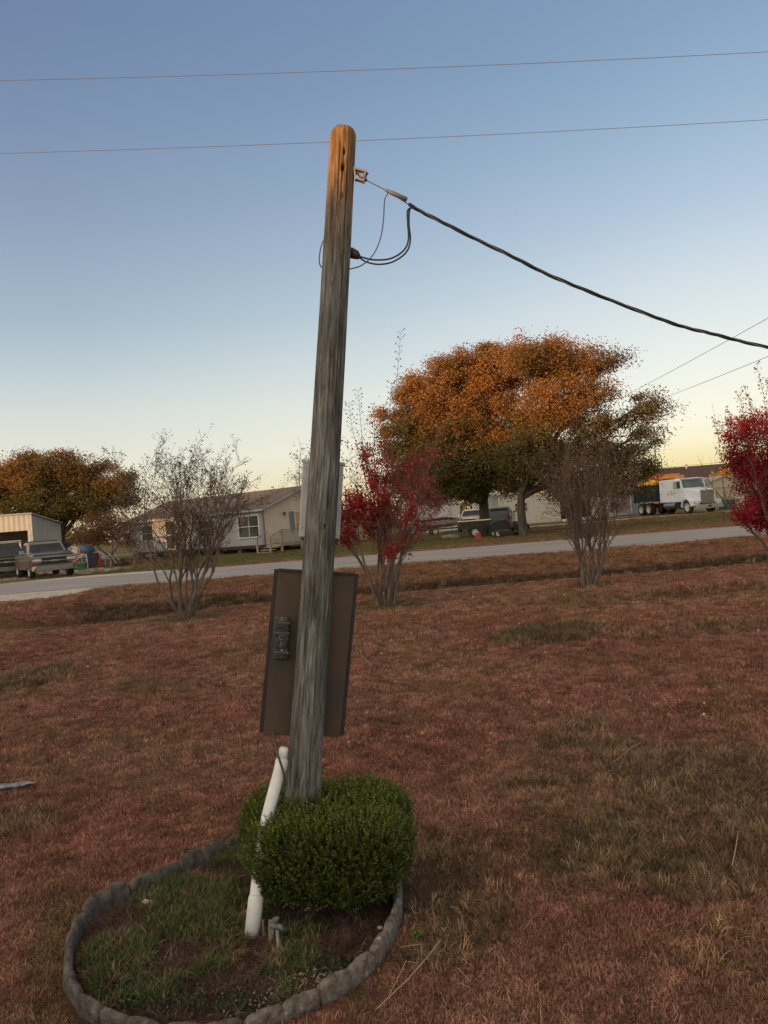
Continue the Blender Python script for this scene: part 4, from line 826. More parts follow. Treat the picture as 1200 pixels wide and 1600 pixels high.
crape_myrtle(G(603, 946), 21, 2.95, 14, R(13), (.045, 0), 'multi-stemmed crape myrtle with bright red leaves standing close right of the pole', (7, 6, 4), redleaf, shoots=((626, 520, 2.9), (612, 600, 2.1), (560, 612, 1.9), (582, 632, 1.7), (545, 630, 1.7), (640, 640, 1.6)), spread_r=.16, spread=(.25, .55), wig=.12)
crape_myrtle(G(921, 916), 24, 2.75, 12, R(19), (.0, 0), 'nearly bare brown crape myrtle standing before the dump truck side of the big trees', (8, 6, 4), husks(.55, 3, (.20, .105, .06), .038, .05), spread_r=.13, spread=(.25, .65), fork=.25)
# the crimson one cut by the right edge
def crimson():
    b = GD(1214, 16.9); root = empty('crape_myrtle', b, 0, 'dense crimson-leaved crape myrtle cut off by the right edge of the view', 'tree', 'crape myrtles along the ditch'); U(root)
    rn = random.Random(4); br = []; pts = []
    for k in range(11):
        a = 6.283 * k / 11; t = R(22) * rn.uniform(.3, 1); d = Vector((math.cos(a) * math.sin(t), math.sin(a) * math.sin(t), math.cos(t))); grow(rn, b + Vector((math.cos(a) * .14, math.sin(a) * .14, -.05)), d, 3.3 * rn.uniform(.8, 1), .034, 0, 2, br, pts, (7, 5), .03, .08, .2, .5, (.3, .7))
    for (px, py, ln_) in ((1182, 568, 1.5), (1163, 604, 1.0), (1151, 612, .8), (1135, 636, .9), (1112, 652, .7), (1170, 640, .9), (1196, 590, .9), (1122, 700, .7), (1215, 560, 1.3)):
        e = P(px, py, 16.9); s = e - Vector((-.12, 0, ln_)); q = spline([s, s.lerp(e, .5) + Vector((.04, 0, 0)), e], 8); br.append((q, [.007 - .005 * i / len(q) for i in range(len(q))], 2)); pts += [(x + Vector((rn.gauss(0, .03), rn.gauss(0, .03), 0)), 9, 1) for x in q[7:] for _ in range(3)]
    tubes_mesh('trunk', [x for x in br if x[2] == 0], bark, root); tubes_mesh('branches', [x for x in br if x[2] > 0], twigm, root, (5, 4, 4))
    r = np.random.default_rng(8); LP = []
    for (px, py, rx, rz, n) in ((1178, 668, 50, 26, 34), (1150, 672, 27, 16, 12), (1200, 700, 60, 45, 50), (1165, 715, 34, 26, 22), (1195, 750, 52, 42, 50), (1160, 728, 26, 20, 12), (1190, 795, 38, 26, 26), (1172, 800, 34, 18, 18), (1245, 740, 60, 70, 60), (1240, 680, 50, 40, 30), (1208, 815, 36, 16, 20)):
        c = np.array(P(px, py, 16.9)); k = 16.9 / F; q = r.normal(size=(n, 3)); q /= np.linalg.norm(q, axis=1)[:, None]; q *= r.uniform(.2, 1, (n, 1)) ** .5
        cl = c + q * np.array([rx * k, rx * k * 1.0, rz * k]); LP.append(np.repeat(cl, 80, 0) + r.normal(0, .09, (n * 80, 3)))
    LP = np.concatenate(LP); n = len(LP); t = r.uniform(size=(n, 1)) * .6 + .4 * vn(LP[:, 0] * 3, LP[:, 2] * 3, 4)[:, None]
    C_ = np.array([.38, .022, .030]) * t + np.array([.15, .014, .022]) * (1 - t)
    g = np.array([tuple(x) for x, l_, q in pts if l_ == 9]); g = np.repeat(g, 2, 0) + r.normal(0, .025, (len(g) * 2, 3)); LP = np.concatenate([LP, g]); C_ = np.concatenate([C_, np.array([.20, .09, .05]) * r.uniform(.7, 1.3, (len(g), 1))])
    under(leaves('leaves', LP, r.uniform(.035, .065, len(LP)), C_, leafm, None, r, aspect=.6), root)
crimson()
def crown_tree(name, base, r0, fork, lobes, nper, leafn, lsz, sig, cfun, label, seed, group=None, lean=(0, 0), barkm=None, twn=1.0, cat='tree'):
    """trunk, limbs to each lobe, branches to each leaf clump; lobes in world units (centre, (rx, ry, rz), density)"""
    rn = random.Random(seed); r = np.random.default_rng(seed); root = empty(name, base, 0, label, cat, group); U(root)
    fk = base + Vector((lean[0], lean[1], fork)); mb = MB(); trunk = spline([base - Vector((0, 0, .15)), base.lerp(fk, .5) + Vector((rn.uniform(-.08, .08), 0, 0)), fk], 6)
    mb.tube(trunk, [r0 * (1.35 if i == 0 else 1.12 if i == 1 else 1 - .25 * i / len(trunk)) for i in range(len(trunk))], 12)
    limbs = []; lb = MB(); cl = []
    for (c, rr, dn) in lobes:
        c = Vector(c); e = c + Vector((0, 0, rr[2] * .35)); st = fk - Vector((0, 0, rn.uniform(0, fork * .18))); mid = st.lerp(e, .45) + Vector((rn.uniform(-.3, .3), rn.uniform(-.3, .3), .08 * (e - st).length * rn.uniform(-.3, 1)))
        q = spline([st, mid, e], 9); limbs.append(q); lb.tube(q, [r0 * .52 * (1 - .82 * i / (len(q) - 1)) for i in range(len(q))], 7)
        vol = (rr[0] * rr[1] * rr[2]) ** (2 / 3); n = max(4, int(nper * vol * dn)); d = r.normal(size=(n, 3)); d /= np.linalg.norm(d, axis=1)[:, None]; rad = r.uniform(.25, 1, (n, 1)) ** .45; d[:, 2] = np.where(d[:, 2] < -.6, d[:, 2] * .6, d[:, 2])
        wob = 1 + .45 * (fbm(d[:, 0] * 2.2 + c.x + d[:, 2], d[:, 1] * 2.2 + d[:, 2] * 2.1 + c.z, seed, 3)[:, None] - .5) * 2
        for p in (np.array(c) + d * rad * np.array(rr) * wob): cl.append((p, q))
    for p, q in cl:
        pv = Vector(p); j = min(range(3, len(q)), key=lambda i: (q[i] - pv).length); s = q[max(2, j - rn.randint(1, 3))]; m_ = s.lerp(pv, .55) + Vector((rn.uniform(-.15, .15), rn.uniform(-.15, .15), rn.uniform(-.1, .22)))
        b = spline([s, m_, pv], 4); lb.tube(b, [max(.008, .05 * r0 / .3 * (1 - .85 * i / (len(b) - 1))) for i in range(len(b))], 4, cap=False)
        for _ in range(int(3 * twn)):
            s2 = b[rn.randint(4, 7)]; e2 = pv + Vector((rn.gauss(0, sig), rn.gauss(0, sig), rn.gauss(0, sig * .8))); lb.tube([s2, s2.lerp(e2, .5) + Vector((0, 0, .04)), e2], [.014, .010, .005], 3, cap=False)
    under(mb.build('trunk', barkm or bark2, None, smooth=True), root); under(lb.build('limbs', barkm or bark2, None, smooth=True), root)
    CP = np.array([p for p, q in cl]); cnt = (leafn * r.uniform(.45, 1.4, len(CP))).astype(int); rep = np.repeat(np.arange(len(CP)), cnt); ax = r.uniform(.6, 1.3, (len(CP), 3)) * np.array([1, 1, .72])
    LP = CP[rep] + r.normal(0, sig, (len(rep), 3)) * ax[rep]; C_ = cfun(LP, CP[rep], rep, r)
    under(leaves('foliage', LP, r.uniform(lsz * .65, lsz * 1.3, len(LP)), C_, leafm, None, r, up=0, aspect=.6), root)
    return root
def LB(px, py, rx, rz, d, dn=1.0, ry=None):                   # a crown lobe seen at a pixel
    k = d / F; return (tuple(P(px, py, d)), (rx * k, (ry or rx) * k * .9, rz * k), dn)
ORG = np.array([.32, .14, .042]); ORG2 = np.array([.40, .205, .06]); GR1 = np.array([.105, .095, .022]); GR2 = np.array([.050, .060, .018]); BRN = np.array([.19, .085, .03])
def autumn_sun_tint(zlo, zhi, amt=1.0, seed=1, xg=None):  # orange rising with height paints low sunlight on the crown over autumn colour
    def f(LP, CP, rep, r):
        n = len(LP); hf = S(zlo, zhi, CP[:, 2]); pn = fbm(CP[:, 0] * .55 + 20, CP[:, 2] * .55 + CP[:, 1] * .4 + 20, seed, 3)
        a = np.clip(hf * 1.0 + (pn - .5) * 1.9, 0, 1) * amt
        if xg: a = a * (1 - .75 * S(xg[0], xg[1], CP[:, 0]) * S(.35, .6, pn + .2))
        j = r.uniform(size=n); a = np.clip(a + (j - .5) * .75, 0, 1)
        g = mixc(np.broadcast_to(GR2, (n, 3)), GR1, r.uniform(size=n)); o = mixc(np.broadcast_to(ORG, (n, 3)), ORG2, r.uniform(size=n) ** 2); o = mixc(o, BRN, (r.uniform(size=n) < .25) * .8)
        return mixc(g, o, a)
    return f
bA = GD(757, 47); bB = GD(816, 42)
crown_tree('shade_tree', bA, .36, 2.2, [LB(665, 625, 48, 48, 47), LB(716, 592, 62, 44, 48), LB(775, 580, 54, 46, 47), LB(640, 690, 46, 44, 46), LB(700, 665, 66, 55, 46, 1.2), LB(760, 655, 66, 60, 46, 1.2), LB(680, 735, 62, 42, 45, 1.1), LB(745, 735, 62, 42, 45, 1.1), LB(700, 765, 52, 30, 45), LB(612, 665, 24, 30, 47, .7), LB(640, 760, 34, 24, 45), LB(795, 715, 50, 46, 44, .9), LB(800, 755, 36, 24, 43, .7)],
           19, 300, .125, .33, autumn_sun_tint(4.4, 9.2, 1, 2), 'large orange and green shade tree with a black trunk behind the small tractor', 71, 'big shade trees')
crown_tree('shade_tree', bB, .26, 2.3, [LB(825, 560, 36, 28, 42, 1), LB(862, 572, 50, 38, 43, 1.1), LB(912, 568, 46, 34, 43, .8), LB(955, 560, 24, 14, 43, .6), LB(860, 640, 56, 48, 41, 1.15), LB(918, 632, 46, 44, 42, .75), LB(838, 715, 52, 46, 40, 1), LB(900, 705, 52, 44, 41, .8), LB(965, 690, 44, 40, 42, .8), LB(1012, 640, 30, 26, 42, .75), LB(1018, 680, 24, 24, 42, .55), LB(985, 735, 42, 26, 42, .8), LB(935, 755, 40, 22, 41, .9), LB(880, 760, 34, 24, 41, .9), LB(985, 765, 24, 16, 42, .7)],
           18, 330, .115, .37, autumn_sun_tint(5.0, 9.0, 1, 9, (11.0, 14.5)), 'large orange topped shade tree with a forked grey trunk by the road', 72, 'big shade trees')
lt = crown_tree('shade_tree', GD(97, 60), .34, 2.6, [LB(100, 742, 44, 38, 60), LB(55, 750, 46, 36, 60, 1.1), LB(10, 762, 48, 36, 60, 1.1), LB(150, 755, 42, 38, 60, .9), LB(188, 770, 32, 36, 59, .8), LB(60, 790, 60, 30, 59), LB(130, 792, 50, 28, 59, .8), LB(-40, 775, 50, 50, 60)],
           16, 260, .15, .40, autumn_sun_tint(4.6, 9.2, .9, 14, (-21, -18)), 'broad orange and dark green tree standing behind the metal garage', 73)
crown_tree('brown_shrub', GD(172, 45.5), .07, .5, [LB(145, 835, 30, 20, 45.5), LB(185, 832, 32, 22, 45.5), LB(165, 815, 30, 16, 45.5), LB(205, 845, 16, 18, 45.5, .7), LB(125, 845, 14, 14, 45.5, .7)],
           26, 130, .085, .32, lambda LP, CP, rep, r: BRN * r.uniform(.35, 1.1, (len(LP), 1)), 'brown leafed twiggy shrub standing among the clutter beside the mobile home', 74, None, (0, 0), twigm, 2.5, 'shrub')
crown_tree('small_tree', GD(478, 58), .12, 2.2, [LB(470, 715, 18, 22, 58, .5), LB(490, 745, 26, 26, 58, .5), LB(500, 700, 20, 24, 58, .5), LB(463, 752, 10, 12, 58, .4)],
           12, 34, .13, .4, autumn_sun_tint(20, 21, 0, 5), 'sparse dark twiggy tree showing behind the pole above the mobile home', 75, None, (0, 0), bark2, 2)
crown_tree('yellow_tree', GD(1131, 82), .15, 2.6, [LB(1131, 745, 15, 12, 82), LB(1122, 753, 12, 8, 82)], 12, 110, .2, .4, lambda LP, CP, rep, r: np.array([.42, .25, .05]) * r.uniform(.6, 1.2, (len(LP), 1)), 'small yellow tree rising above the tan shed', 76)
crown_tree('red_shrub', GD(962, 74), .08, .9, [LB(957, 785, 13, 16, 74), LB(970, 792, 10, 10, 74)], 12, 90, .16, .35, lambda LP, CP, rep, r: np.array([.36, .07, .03]) * r.uniform(.5, 1.2, (len(LP), 1)), 'small red shrub near the white posts left of the dump truck', 77, cat='shrub')
crown_tree('far_tree', GD(1215, 60), .2, 2.2, [LB(1205, 775, 24, 22, 60), LB(1240, 760, 34, 34, 60)], 12, 120, .2, .45, lambda LP, CP, rep, r: mixc(np.broadcast_to(np.array([.45, .16, .04]), (len(LP), 3)), GR1, r.uniform(size=len(LP))), 'orange and green tree glimpsed behind the crimson crape myrtle', 78)
# a thin far wood that closes the horizon
def far_wood():
    r = np.random.default_rng(91); LP = []; mb = MB(); x = -330.0
    while x < 330:
        y = 300 + r.uniform(-25, 40); h = r.uniform(5.0, 9.5); w_ = r.uniform(6, 14); n = 420; q = r.normal(size=(n, 3)); q /= np.linalg.norm(q, axis=1)[:, None]; q *= r.uniform(.3, 1, (n, 1)) ** .5
        LP.append(np.array([x, y, .5 + h * .52]) + q * np.array([w_, w_ * .6, h * .5])); mb.tube([(x, y, 0), (x, y, h * .7)], [.4, .15], 5); x += r.uniform(6, 12)
    LP = np.concatenate(LP); C_ = mixc(np.broadcast_to(GR2 * 1.3, (len(LP), 3)), BRN, r.uniform(size=len(LP)) * .8)
    o = leaves('distant_wood', LP, r.uniform(.9, 1.9, len(LP)), C_, leafm, None, r); tag(o, 'low dark wood along the far horizon', 'wood', kind='stuff')
far_wood()
# ------------------------------------------------------------------ buildings
siding = mat('grey_siding', (.30, .295, .30), (.25, .245, .255), scale=2, rough=.6, wave=('Z', .13, 'SAW', .6, .02))
siding_p = mat('pale_siding', (.60, .50, .42), (.53, .44, .37), scale=2, rough=.6, wave=('Z', .13, 'SAW', .6, .02))
whitep = mat('white_paint', (.52, .51, .49), (.42, .41, .39), scale=6, rough=.55)
shing = mat('brown_shingle', (.14, .105, .095), (.085, .07, .065), scale=9, rough=.9, bump=.6, wave=('Z', .12, 'SAW', .5, .02))
shing_d = mat('dark_shingle', (.055, .038, .036), (.035, .026, .026), scale=6, rough=.9, bump=.5)
glassd = mat('window_glass', (.06, .07, .075), (.035, .04, .045), scale=1.5, rough=.12, spec=.35)
glassw = mat('orange_reflection_glass', (.50, .36, .18), (.28, .19, .10), scale=4, rough=.15, spec=.8, stretch=(4, 4, .5))  # orange reflection and curtain folds painted into the pane colour
shut = mat('shutter_grey', (.20, .22, .25), (.15, .165, .19), scale=8, rough=.6, wave=('Z', .08, 'SAW', .6, .02))
ribm = mat('ribbed_beige_metal', (.46, .435, .375), (.40, .38, .33), scale=1.2, rough=.5, wave=('X', .30, 'SIN', .55, .03))
ribm_y = mat('ribbed_side_metal', (.36, .345, .30), (.31, .30, .265), scale=1.2, rough=.5, wave=('Y', .30, 'SIN', .8, .04))
ribw = mat('ribbed_white_metal', (.48, .45, .43), (.40, .38, .36), scale=1.2, rough=.5, wave=('X', .30, 'SIN', .8, .04))
roofm = mat('metal_roof', (.40, .40, .39), (.30, .30, .30), scale=2, rough=.5)
deckw = mat('deck_wood', (.30, .25, .20), (.20, .165, .13), scale=8, rough=.9, bump=.4)
dark_in = mat('dark_timber', (.05, .042, .036), (.035, .03, .026), rough=.95)
def wall_with_holes(mb, o, u, nrm, L_, z0, z1, holes, th=.12):
    """a wall along u from o, with rectangular openings (u0,u1,z0,z1)"""
    us = sorted({0, L_, *[h[0] for h in holes], *[h[1] for h in holes]})
    for a, b in zip(us[:-1], us[1:]):
        hs = sorted([h for h in holes if h[0] <= a + 1e-6 and h[1] >= b - 1e-6], key=lambda h: h[2]); zc = z0
        for h in hs + [None]:
            ze = z1 if h is None else h[2]
            if ze - zc > 1e-4:
                p0 = o + u * a; p1 = o + u * b; vs = [p0, p1, p1 - nrm * th, p0 - nrm * th]
                mb.add([v + Vector((0, 0, zc)) for v in vs] + [v + Vector((0, 0, ze)) for v in vs], [(0, 3, 2, 1), (4, 5, 6, 7), (0, 1, 5, 4), (1, 2, 6, 5), (2, 3, 7, 6), (3, 0, 4, 7)])
            if h is not None: zc = h[3]
def window_in(root, o, u, nrm, h, fm, pm_, mull=(1, 1), name='window', fw_=.07, shutters=None, sub='pane'):
    a, b, z0, z1 = h; f = MB(); p = lambda t, z, d: o + u * t + Vector((0, 0, z)) + nrm * d
    f.beam(p(a, (z0 + z1) / 2, .02), p(b, (z0 + z1) / 2, .02), .0001, .0001) if False else None
    for (s, e) in ((p(a - fw_ / 2, z0, .02), p(b + fw_ / 2, z0, .02)), (p(a - fw_ / 2, z1, .02), p(b + fw_ / 2, z1, .02)), (p(a, z0 + fw_ / 2, .018), p(a, z1 - fw_ / 2, .018)), (p(b, z0 + fw_ / 2, .018), p(b, z1 - fw_ / 2, .018))): f.beam(s, e, fw_, .08, up=nrm)
    for i in range(1, mull[0] + 1):
        if mull[0] > 0: t = a + (b - a) * i / (mull[0] + 1); f.beam(p(t, z0, -.02), p(t, z1, -.02), .035, .05, up=nrm)
    for i in range(1, mull[1] + 1): z = z0 + (z1 - z0) * i / (mull[1] + 1); f.beam(p(a, z, -.016), p(b, z, -.016), .04, .05, up=nrm)
    fo = f.build(name, fm, root); g = MB(); g.beam(p(a, (z0 + z1) / 2, -.06), p(b, (z0 + z1) / 2, -.06), z1 - z0, .012, up=nrm); g.build(sub, pm_, fo)
    if shutters:
        for t in (a - shutters - fw_ - .02, b + fw_ + .02):
            s = MB(); s.beam(p(t + shutters / 2, z0 - .05, .03), p(t + shutters / 2, z1 + .05, .03), shutters, .03, up=nrm); s.build('shutter', shut, root)
    return fo
X_, Y_, Z_ = Vector((1, 0, 0)), Vector((0, 1, 0)), Vector((0, 0, 1)); O_ = Vector((0, 0, 0))
# mobile home: local x runs along the gable end, local y along the long front
g_ = GD(412, 47); mh = empty('mobile_home', g_, R(55), 'pale mobile home with brown shingle roof and a wooden deck across the road', 'house')
W_, L_, z0, ze, zr = 7.6, 13.0, .5, 2.72, 4.0
hl = [(.35, 2.15, 1.0, 2.35), (4.3, 5.9, 1.25, 2.3), (8.2, 9.1, .6, 2.5), (10.4, 11.7, 1.25, 2.3)]; hg = [(2.9, 3.85, 1.05, 2.4), (6.0, 6.85, .55, 2.5)]
m = MB(); wall_with_holes(m, O_, Y_, -X_, L_, z0, ze, hl); m.build('front_wall', siding, mh)
m = MB(); wall_with_holes(m, O_ + X_ * .122, X_, -Y_, W_ - .244, z0, ze, hg); m.prism([(0.0, ze + .002), (W_, ze + .002), (W_ / 2, zr - .03)], 0, .12); m.build('gable_wall', siding_p, mh)
m = MB(); wall_with_holes(m, O_ + X_ * W_, Y_, X_, L_, z0, ze, []); m.build('rear_wall', siding, mh)
m = MB(); wall_with_holes(m, O_ + X_ * .122 + Y_ * L_, X_, Y_, W_ - .244, z0, ze, []); m.prism([(0.0, ze + .002), (W_, ze + .002), (W_ / 2, zr - .03)], L_ - .12, L_); m.build('far_gable_wall', siding_p, mh)
m = MB(); m.box((W_ / 2, L_ / 2, z0 - .09), (W_ - .1, L_ - .1, .16)); m.build('floor_frame', dark_in, mh)
for s in (-1, 1):
    m = MB(); e0 = W_ / 2 + s * (W_ / 2 + .32); za = ze - .32 * (zr - ze) / (W_ / 2); m.prism([(W_ / 2, zr), (e0, za), (e0, za + .07), (W_ / 2, zr + .085)], -.3, L_ + .3); rf = m.build('roof', shing, mh)
    m = MB(); m.beam((e0, -.33, za + .02), (W_ / 2, -.33, zr + .03), .05, .16, up=(0, 1, 0)); m.build('barge_board', mat('fascia', (.30, .29, .30), (.24, .23, .24)), mh)
m = MB(); m.beam((-.34, -.3, ze - .09), (-.34, L_ + .3, ze - .09), .05, .13); m.build('eave_board', mat('fascia', (.4, .4, .4)), mh)
for h in hl: window_in(mh, O_, Y_, -X_, h, whitep, glassd, (1, 1) if h[0] < 1 else (0, 1), 'window' if h[0] != 8.2 else 'door')
window_in(mh, O_, X_, -Y_, hg[0], whitep, glassw, (0, 1), shutters=.42)
window_in(mh, O_, X_, -Y_, hg[1], whitep, mat('door_white', (.55, .55, .54)), (0, 0), 'door', sub='panel')
m = MB(); m.box((1.9, -.07, 2.35), (.12, .14, .2), taper=(.6, .6)); m.build('porch_lamp', mat('lamp_dark', (.06, .05, .05)), mh)
m = MB(); m.box((.03, -.01, (z0 + ze) / 2), (.14, .03, ze - z0)); m.box((-.02, .06, (z0 + ze) / 2), (.03, .12, ze - z0)); m.build('corner_trim', shut, mh)
for i, y in enumerate(np.arange(.6, L_, 2.0)):
    for xx in (.55, W_ - .5):
        m = MB(); m.box((xx, y, .17), (.35, .35, .5)); m.build('pier', mat('block_pier', (.13, .125, .12), (.08, .075, .07)), mh)
dk = MB(); dk.box((3.75, -.72, .42), (7.6, 1.15, .12)); dk.build('deck_floor', deckw, mh)
m = MB()
for x in (.1, 1.9, 3.75, 5.6, 7.5):
    m = MB(); m.box((x, -1.3, .55), (.11, .11, 1.5)); m.build('deck_post', deckw, mh)
m = MB(); m.box((3.8, -1.3, 1.33), (7.5, .14, .06)); m.build('handrail', deckw, mh)
lt_ = MB()
for i in range(60):
    x = .1 + i * .15 - .8
    for sg_ in (1, -1):
        xa = x if sg_ > 0 else x + .8; xb = xa + .8 * sg_; za_, zb_ = .52, 1.26
        lo_, hi_ = .16, 7.44
        ta = max(0, min(1, (lo_ - xa) / (xb - xa) if sg_ > 0 else (hi_ - xa) / (xb - xa))); tb = max(0, min(1, (hi_ - xa) / (xb - xa) if sg_ > 0 else (lo_ - xa) / (xb - xa)))
        if tb - ta > .05: lt_.beam((xa + (xb - xa) * ta, -1.28 - .012 * sg_, za_ + (zb_ - za_) * ta), (xa + (xb - xa) * tb, -1.28 - .012 * sg_, za_ + (zb_ - za_) * tb), .045, .01, up=(0, 1, 0))
lt_.build('lattice', mat('lattice_wood', (.44, .40, .35), (.32, .29, .25), scale=12), mh)
for i in range(3):
    m = MB(); m.box((-.20 - .28 * i, -.72, .33 - .14 * i), (.28, 1.0, .05)); m.build('step', deckw, mh)
for y in (-.2, -1.25):
    m = MB(); m.box((-.85, y, .42), (.1, .1, 1.1)); m.build('stair_post', deckw, mh); m = MB(); m.beam((-.85, y, .95), (.05, y - .04, 1.32), .06, .06); m.build('stair_rail', deckw, mh)
# metal garage at the left, open front, single slope roof
g_ = GD(51, 48); ga = empty('metal_garage', g_, R(12), 'beige ribbed metal garage with a dark open front at the left edge', 'garage')
m = MB(); m.add([(-.06, 0, 0), (0, 0, 0), (0, 9, 0), (-.06, 9, 0), (-.06, 0, 3.52), (0, 0, 3.52), (0, 9, 3.02), (-.06, 9, 3.02)], [(0, 3, 2, 1), (4, 5, 6, 7), (0, 1, 5, 4), (1, 2, 6, 5), (2, 3, 7, 6), (3, 0, 4, 7)]); m.build('side_wall', ribm_y, ga)
m = MB(); m.box((-6.06, .03, 3.04), (12, .06, 1.0)); m.build('front_fascia', ribm, ga)
m = MB(); m.box((-6.1, 8.96, 1.52), (12, .06, 3.0)); m.box((-12.1, 4.5, 1.6), (.06, 8.9, 3.2)); m.build('rear_walls', ribm, ga)
m = MB(); m.add([(-12.3, -.12, 3.56), (.12, -.12, 3.56), (.12, 9.1, 3.06), (-12.3, 9.1, 3.06), (-12.3, -.12, 3.63), (.12, -.12, 3.63), (.12, 9.1, 3.13), (-12.3, 9.1, 3.13)], [(0, 3, 2, 1), (4, 5, 6, 7), (0, 1, 5, 4), (1, 2, 6, 5), (2, 3, 7, 6), (3, 0, 4, 7)]); m.build('roof', roofm, ga)
for x in (-.14, -6, -11.9):
    m = MB(); m.box((x, .05, 1.27), (.16, .12, 2.53)); m.build('post', mat('trim_metal', (.50, .50, .48)), ga)
m = MB(); m.box((.02, -.035, 1.78), (.10, .05, 3.5)); m.build('corner_trim', mat('trim_metal', (.5, .5, .48)), ga)
m = MB(); m.box((-6.2, 4.5, .02), (11.6, 8.6, .04)); m.build('floor', mat('concrete_floor', (.07, .065, .06)), ga)
m = MB()
for i in range(9): m.box((-11.3 + i * 1.35, 8.3, .5 + .16 * (i % 3)), (1.0, .7, 1.0 + .3 * (i % 3)))
m.build('shelving', dark_in, ga)
# beige metal building right of the trunk
g_ = GD(781, 72); bb = empty('metal_building', g_, R(-3), 'long cream ribbed metal building behind the big shade trees', 'building')
m = MB(); wall_with_holes(m, O_, X_, -Y_, 10.2, 0, 2.9, [(1.4, 2.6, 1.2, 2.0), (5.6, 8.4, .001, 2.4)], .08); m.build('front_wall', ribm, bb)
m = MB(); m.add([(0, 0, 0), (0, .08, 0), (-2.0, 7.5, 0), (-2.08, 7.5, 0), (0, 0, 2.9), (0, .08, 2.9), (-2.0, 7.5, 2.9), (-2.08, 7.5, 2.9)], [(0, 3, 2, 1), (4, 5, 6, 7), (0, 1, 5, 4), (1, 2, 6, 5), (2, 3, 7, 6), (3, 0, 4, 7)]); m.build('side_wall', ribm, bb)
m = MB(); m.box((10.16, 3.75, 1.45), (.08, 7.3, 2.9)); m.box((4.1, 7.54, 1.45), (12, .08, 2.9)); m.build('rear_walls', ribm, bb)
m = MB(); m.prism([(-.3, 2.86), (3.7, 4.3), (7.8, 2.86), (7.8, 2.95), (3.7, 4.4), (-.3, 2.95)], -2.3, 10.5, axis='x'); m.build('roof', roofm, bb)
m = MB(); m.box((.0, -.04, 1.45), (.18, .07, 2.9)); m.build('corner_trim', whitep, bb)
window_in(bb, O_, X_, -Y_, (1.4, 2.6, 1.2, 2.0), whitep, glassd, (0, 1))
m = MB(); m.box((7.0, 2.5, .6), (2.2, 1.6, 1.2)); m.build('stored_crate', dark_in, bb)
# white building with braced doors
g_ = GD(628, 68); wb = empty('white_barn', g_, 0, 'white building with cross braced double doors seen under the big tree', 'barn')
m = MB(); wall_with_holes(m, O_, X_, -Y_, 5.1, 0, 3.0, [(2.0, 4.3, .001, 2.3)], .08); m.build('front_wall', ribw, wb)
m = MB(); m.box((-.04, 3, 1.5), (.08, 6, 3)); m.box((5.14, 3, 1.5), (.08, 6, 3)); m.box((2.55, 6.04, 1.5), (5.1, .08, 3)); m.build('side_walls', ribw, wb)
m = MB(); m.prism([(-.25, 2.98), (2.55, 4.1), (5.35, 2.98), (5.35, 3.06), (2.55, 4.2), (-.25, 3.06)], -.2, 6.2); m.build('roof', roofm, wb)
for x0 in (2.03, 3.17):
    m = MB(); m.box((x0 + .55, .04, 1.15), (1.09, .05, 2.28)); d = m.build('door', mat('barn_door', (.55, .50, .47)), wb); m = MB()
    for (a, b) in (((0, .1), (1.1, 2.2)), ((1.1, .1), (0, 2.2))): m.beam((x0 + a[0] * .98, -.01, a[1]), (x0 + b[0] * .98, -.01, b[1]), .12, .03, up=(0, 1, 0))
    for zz in (.06, 1.15, 2.22): m.beam((x0, -.014, zz), (x0 + 1.09, -.014, zz), .1, .03, up=(0, 1, 0))
    for xx in (x0 + .05, x0 + 1.04): m.beam((xx, -.018, 0), (xx, -.018, 2.28), .1, .03, up=(0, 1, 0))
    m.build('brace', whitep, d)
# house with the dark roof
g_ = GD(1033, 88); dh = empty('brick_house', g_, R(4), 'house with a long dark brown roof rising behind the dump truck', 'house'); brick = mat('brick', (.30, .16, .10), (.22, .11, .07), scale=12, rough=.9)
m = MB(); wall_with_holes(m, O_ + X_ * .4, X_, -Y_, 14, 0, 2.6, [(2, 3.2, 1, 2.1), (6, 7, .001, 2.1), (9.5, 10.9, 1, 2.1)]); m.box((.46, 4, 1.3), (.12, 7.7, 2.6)); m.box((14.34, 4, 1.3), (.12, 7.7, 2.6)); m.box((7.4, 7.9, 1.3), (13.7, .12, 2.6)); m.build('walls', brick, dh)
m = MB(); m.prism([(-.4, 2.45), (4, 4.85), (8.4, 2.45), (8.4, 2.56), (4, 4.97), (-.4, 2.56)], 0, 15, axis='x'); m.build('roof', shing_d, dh)
m = MB(); m.prism([(.1, 2.62), (4, 4.78), (7.9, 2.62)], .3, .42, axis='x'); m.build('gable', mat('gable_tan', (.42, .28, .2), (.36, .22, .16)), dh); m = MB(); m.prism([(.1, 2.62), (4, 4.78), (7.9, 2.62)], 14.3, 14.42, axis='x'); m.build('gable', mat('gable_tan', (.42, .28, .2), (.36, .22, .16)), dh)
m = MB(); m.tube([(5.0, 3.6, 4.7), (5.0, 3.6, 5.15)], .12, 8); m.tube([(5.0, 3.6, 5.15), (5.0, 3.6, 5.25)], .2, 8); m.build('roof_vent', roofm, dh)
window_in(dh, O_ + X_ * .4, X_, -Y_, (2, 3.2, 1, 2.1), whitep, glassd); window_in(dh, O_ + X_ * .4, X_, -Y_, (9.5, 10.9, 1, 2.1), whitep, glassd); window_in(dh, O_ + X_ * .4, X_, -Y_, (6, 7, .001, 2.1), whitep, deckw, (0, 0), 'door', sub='panel')
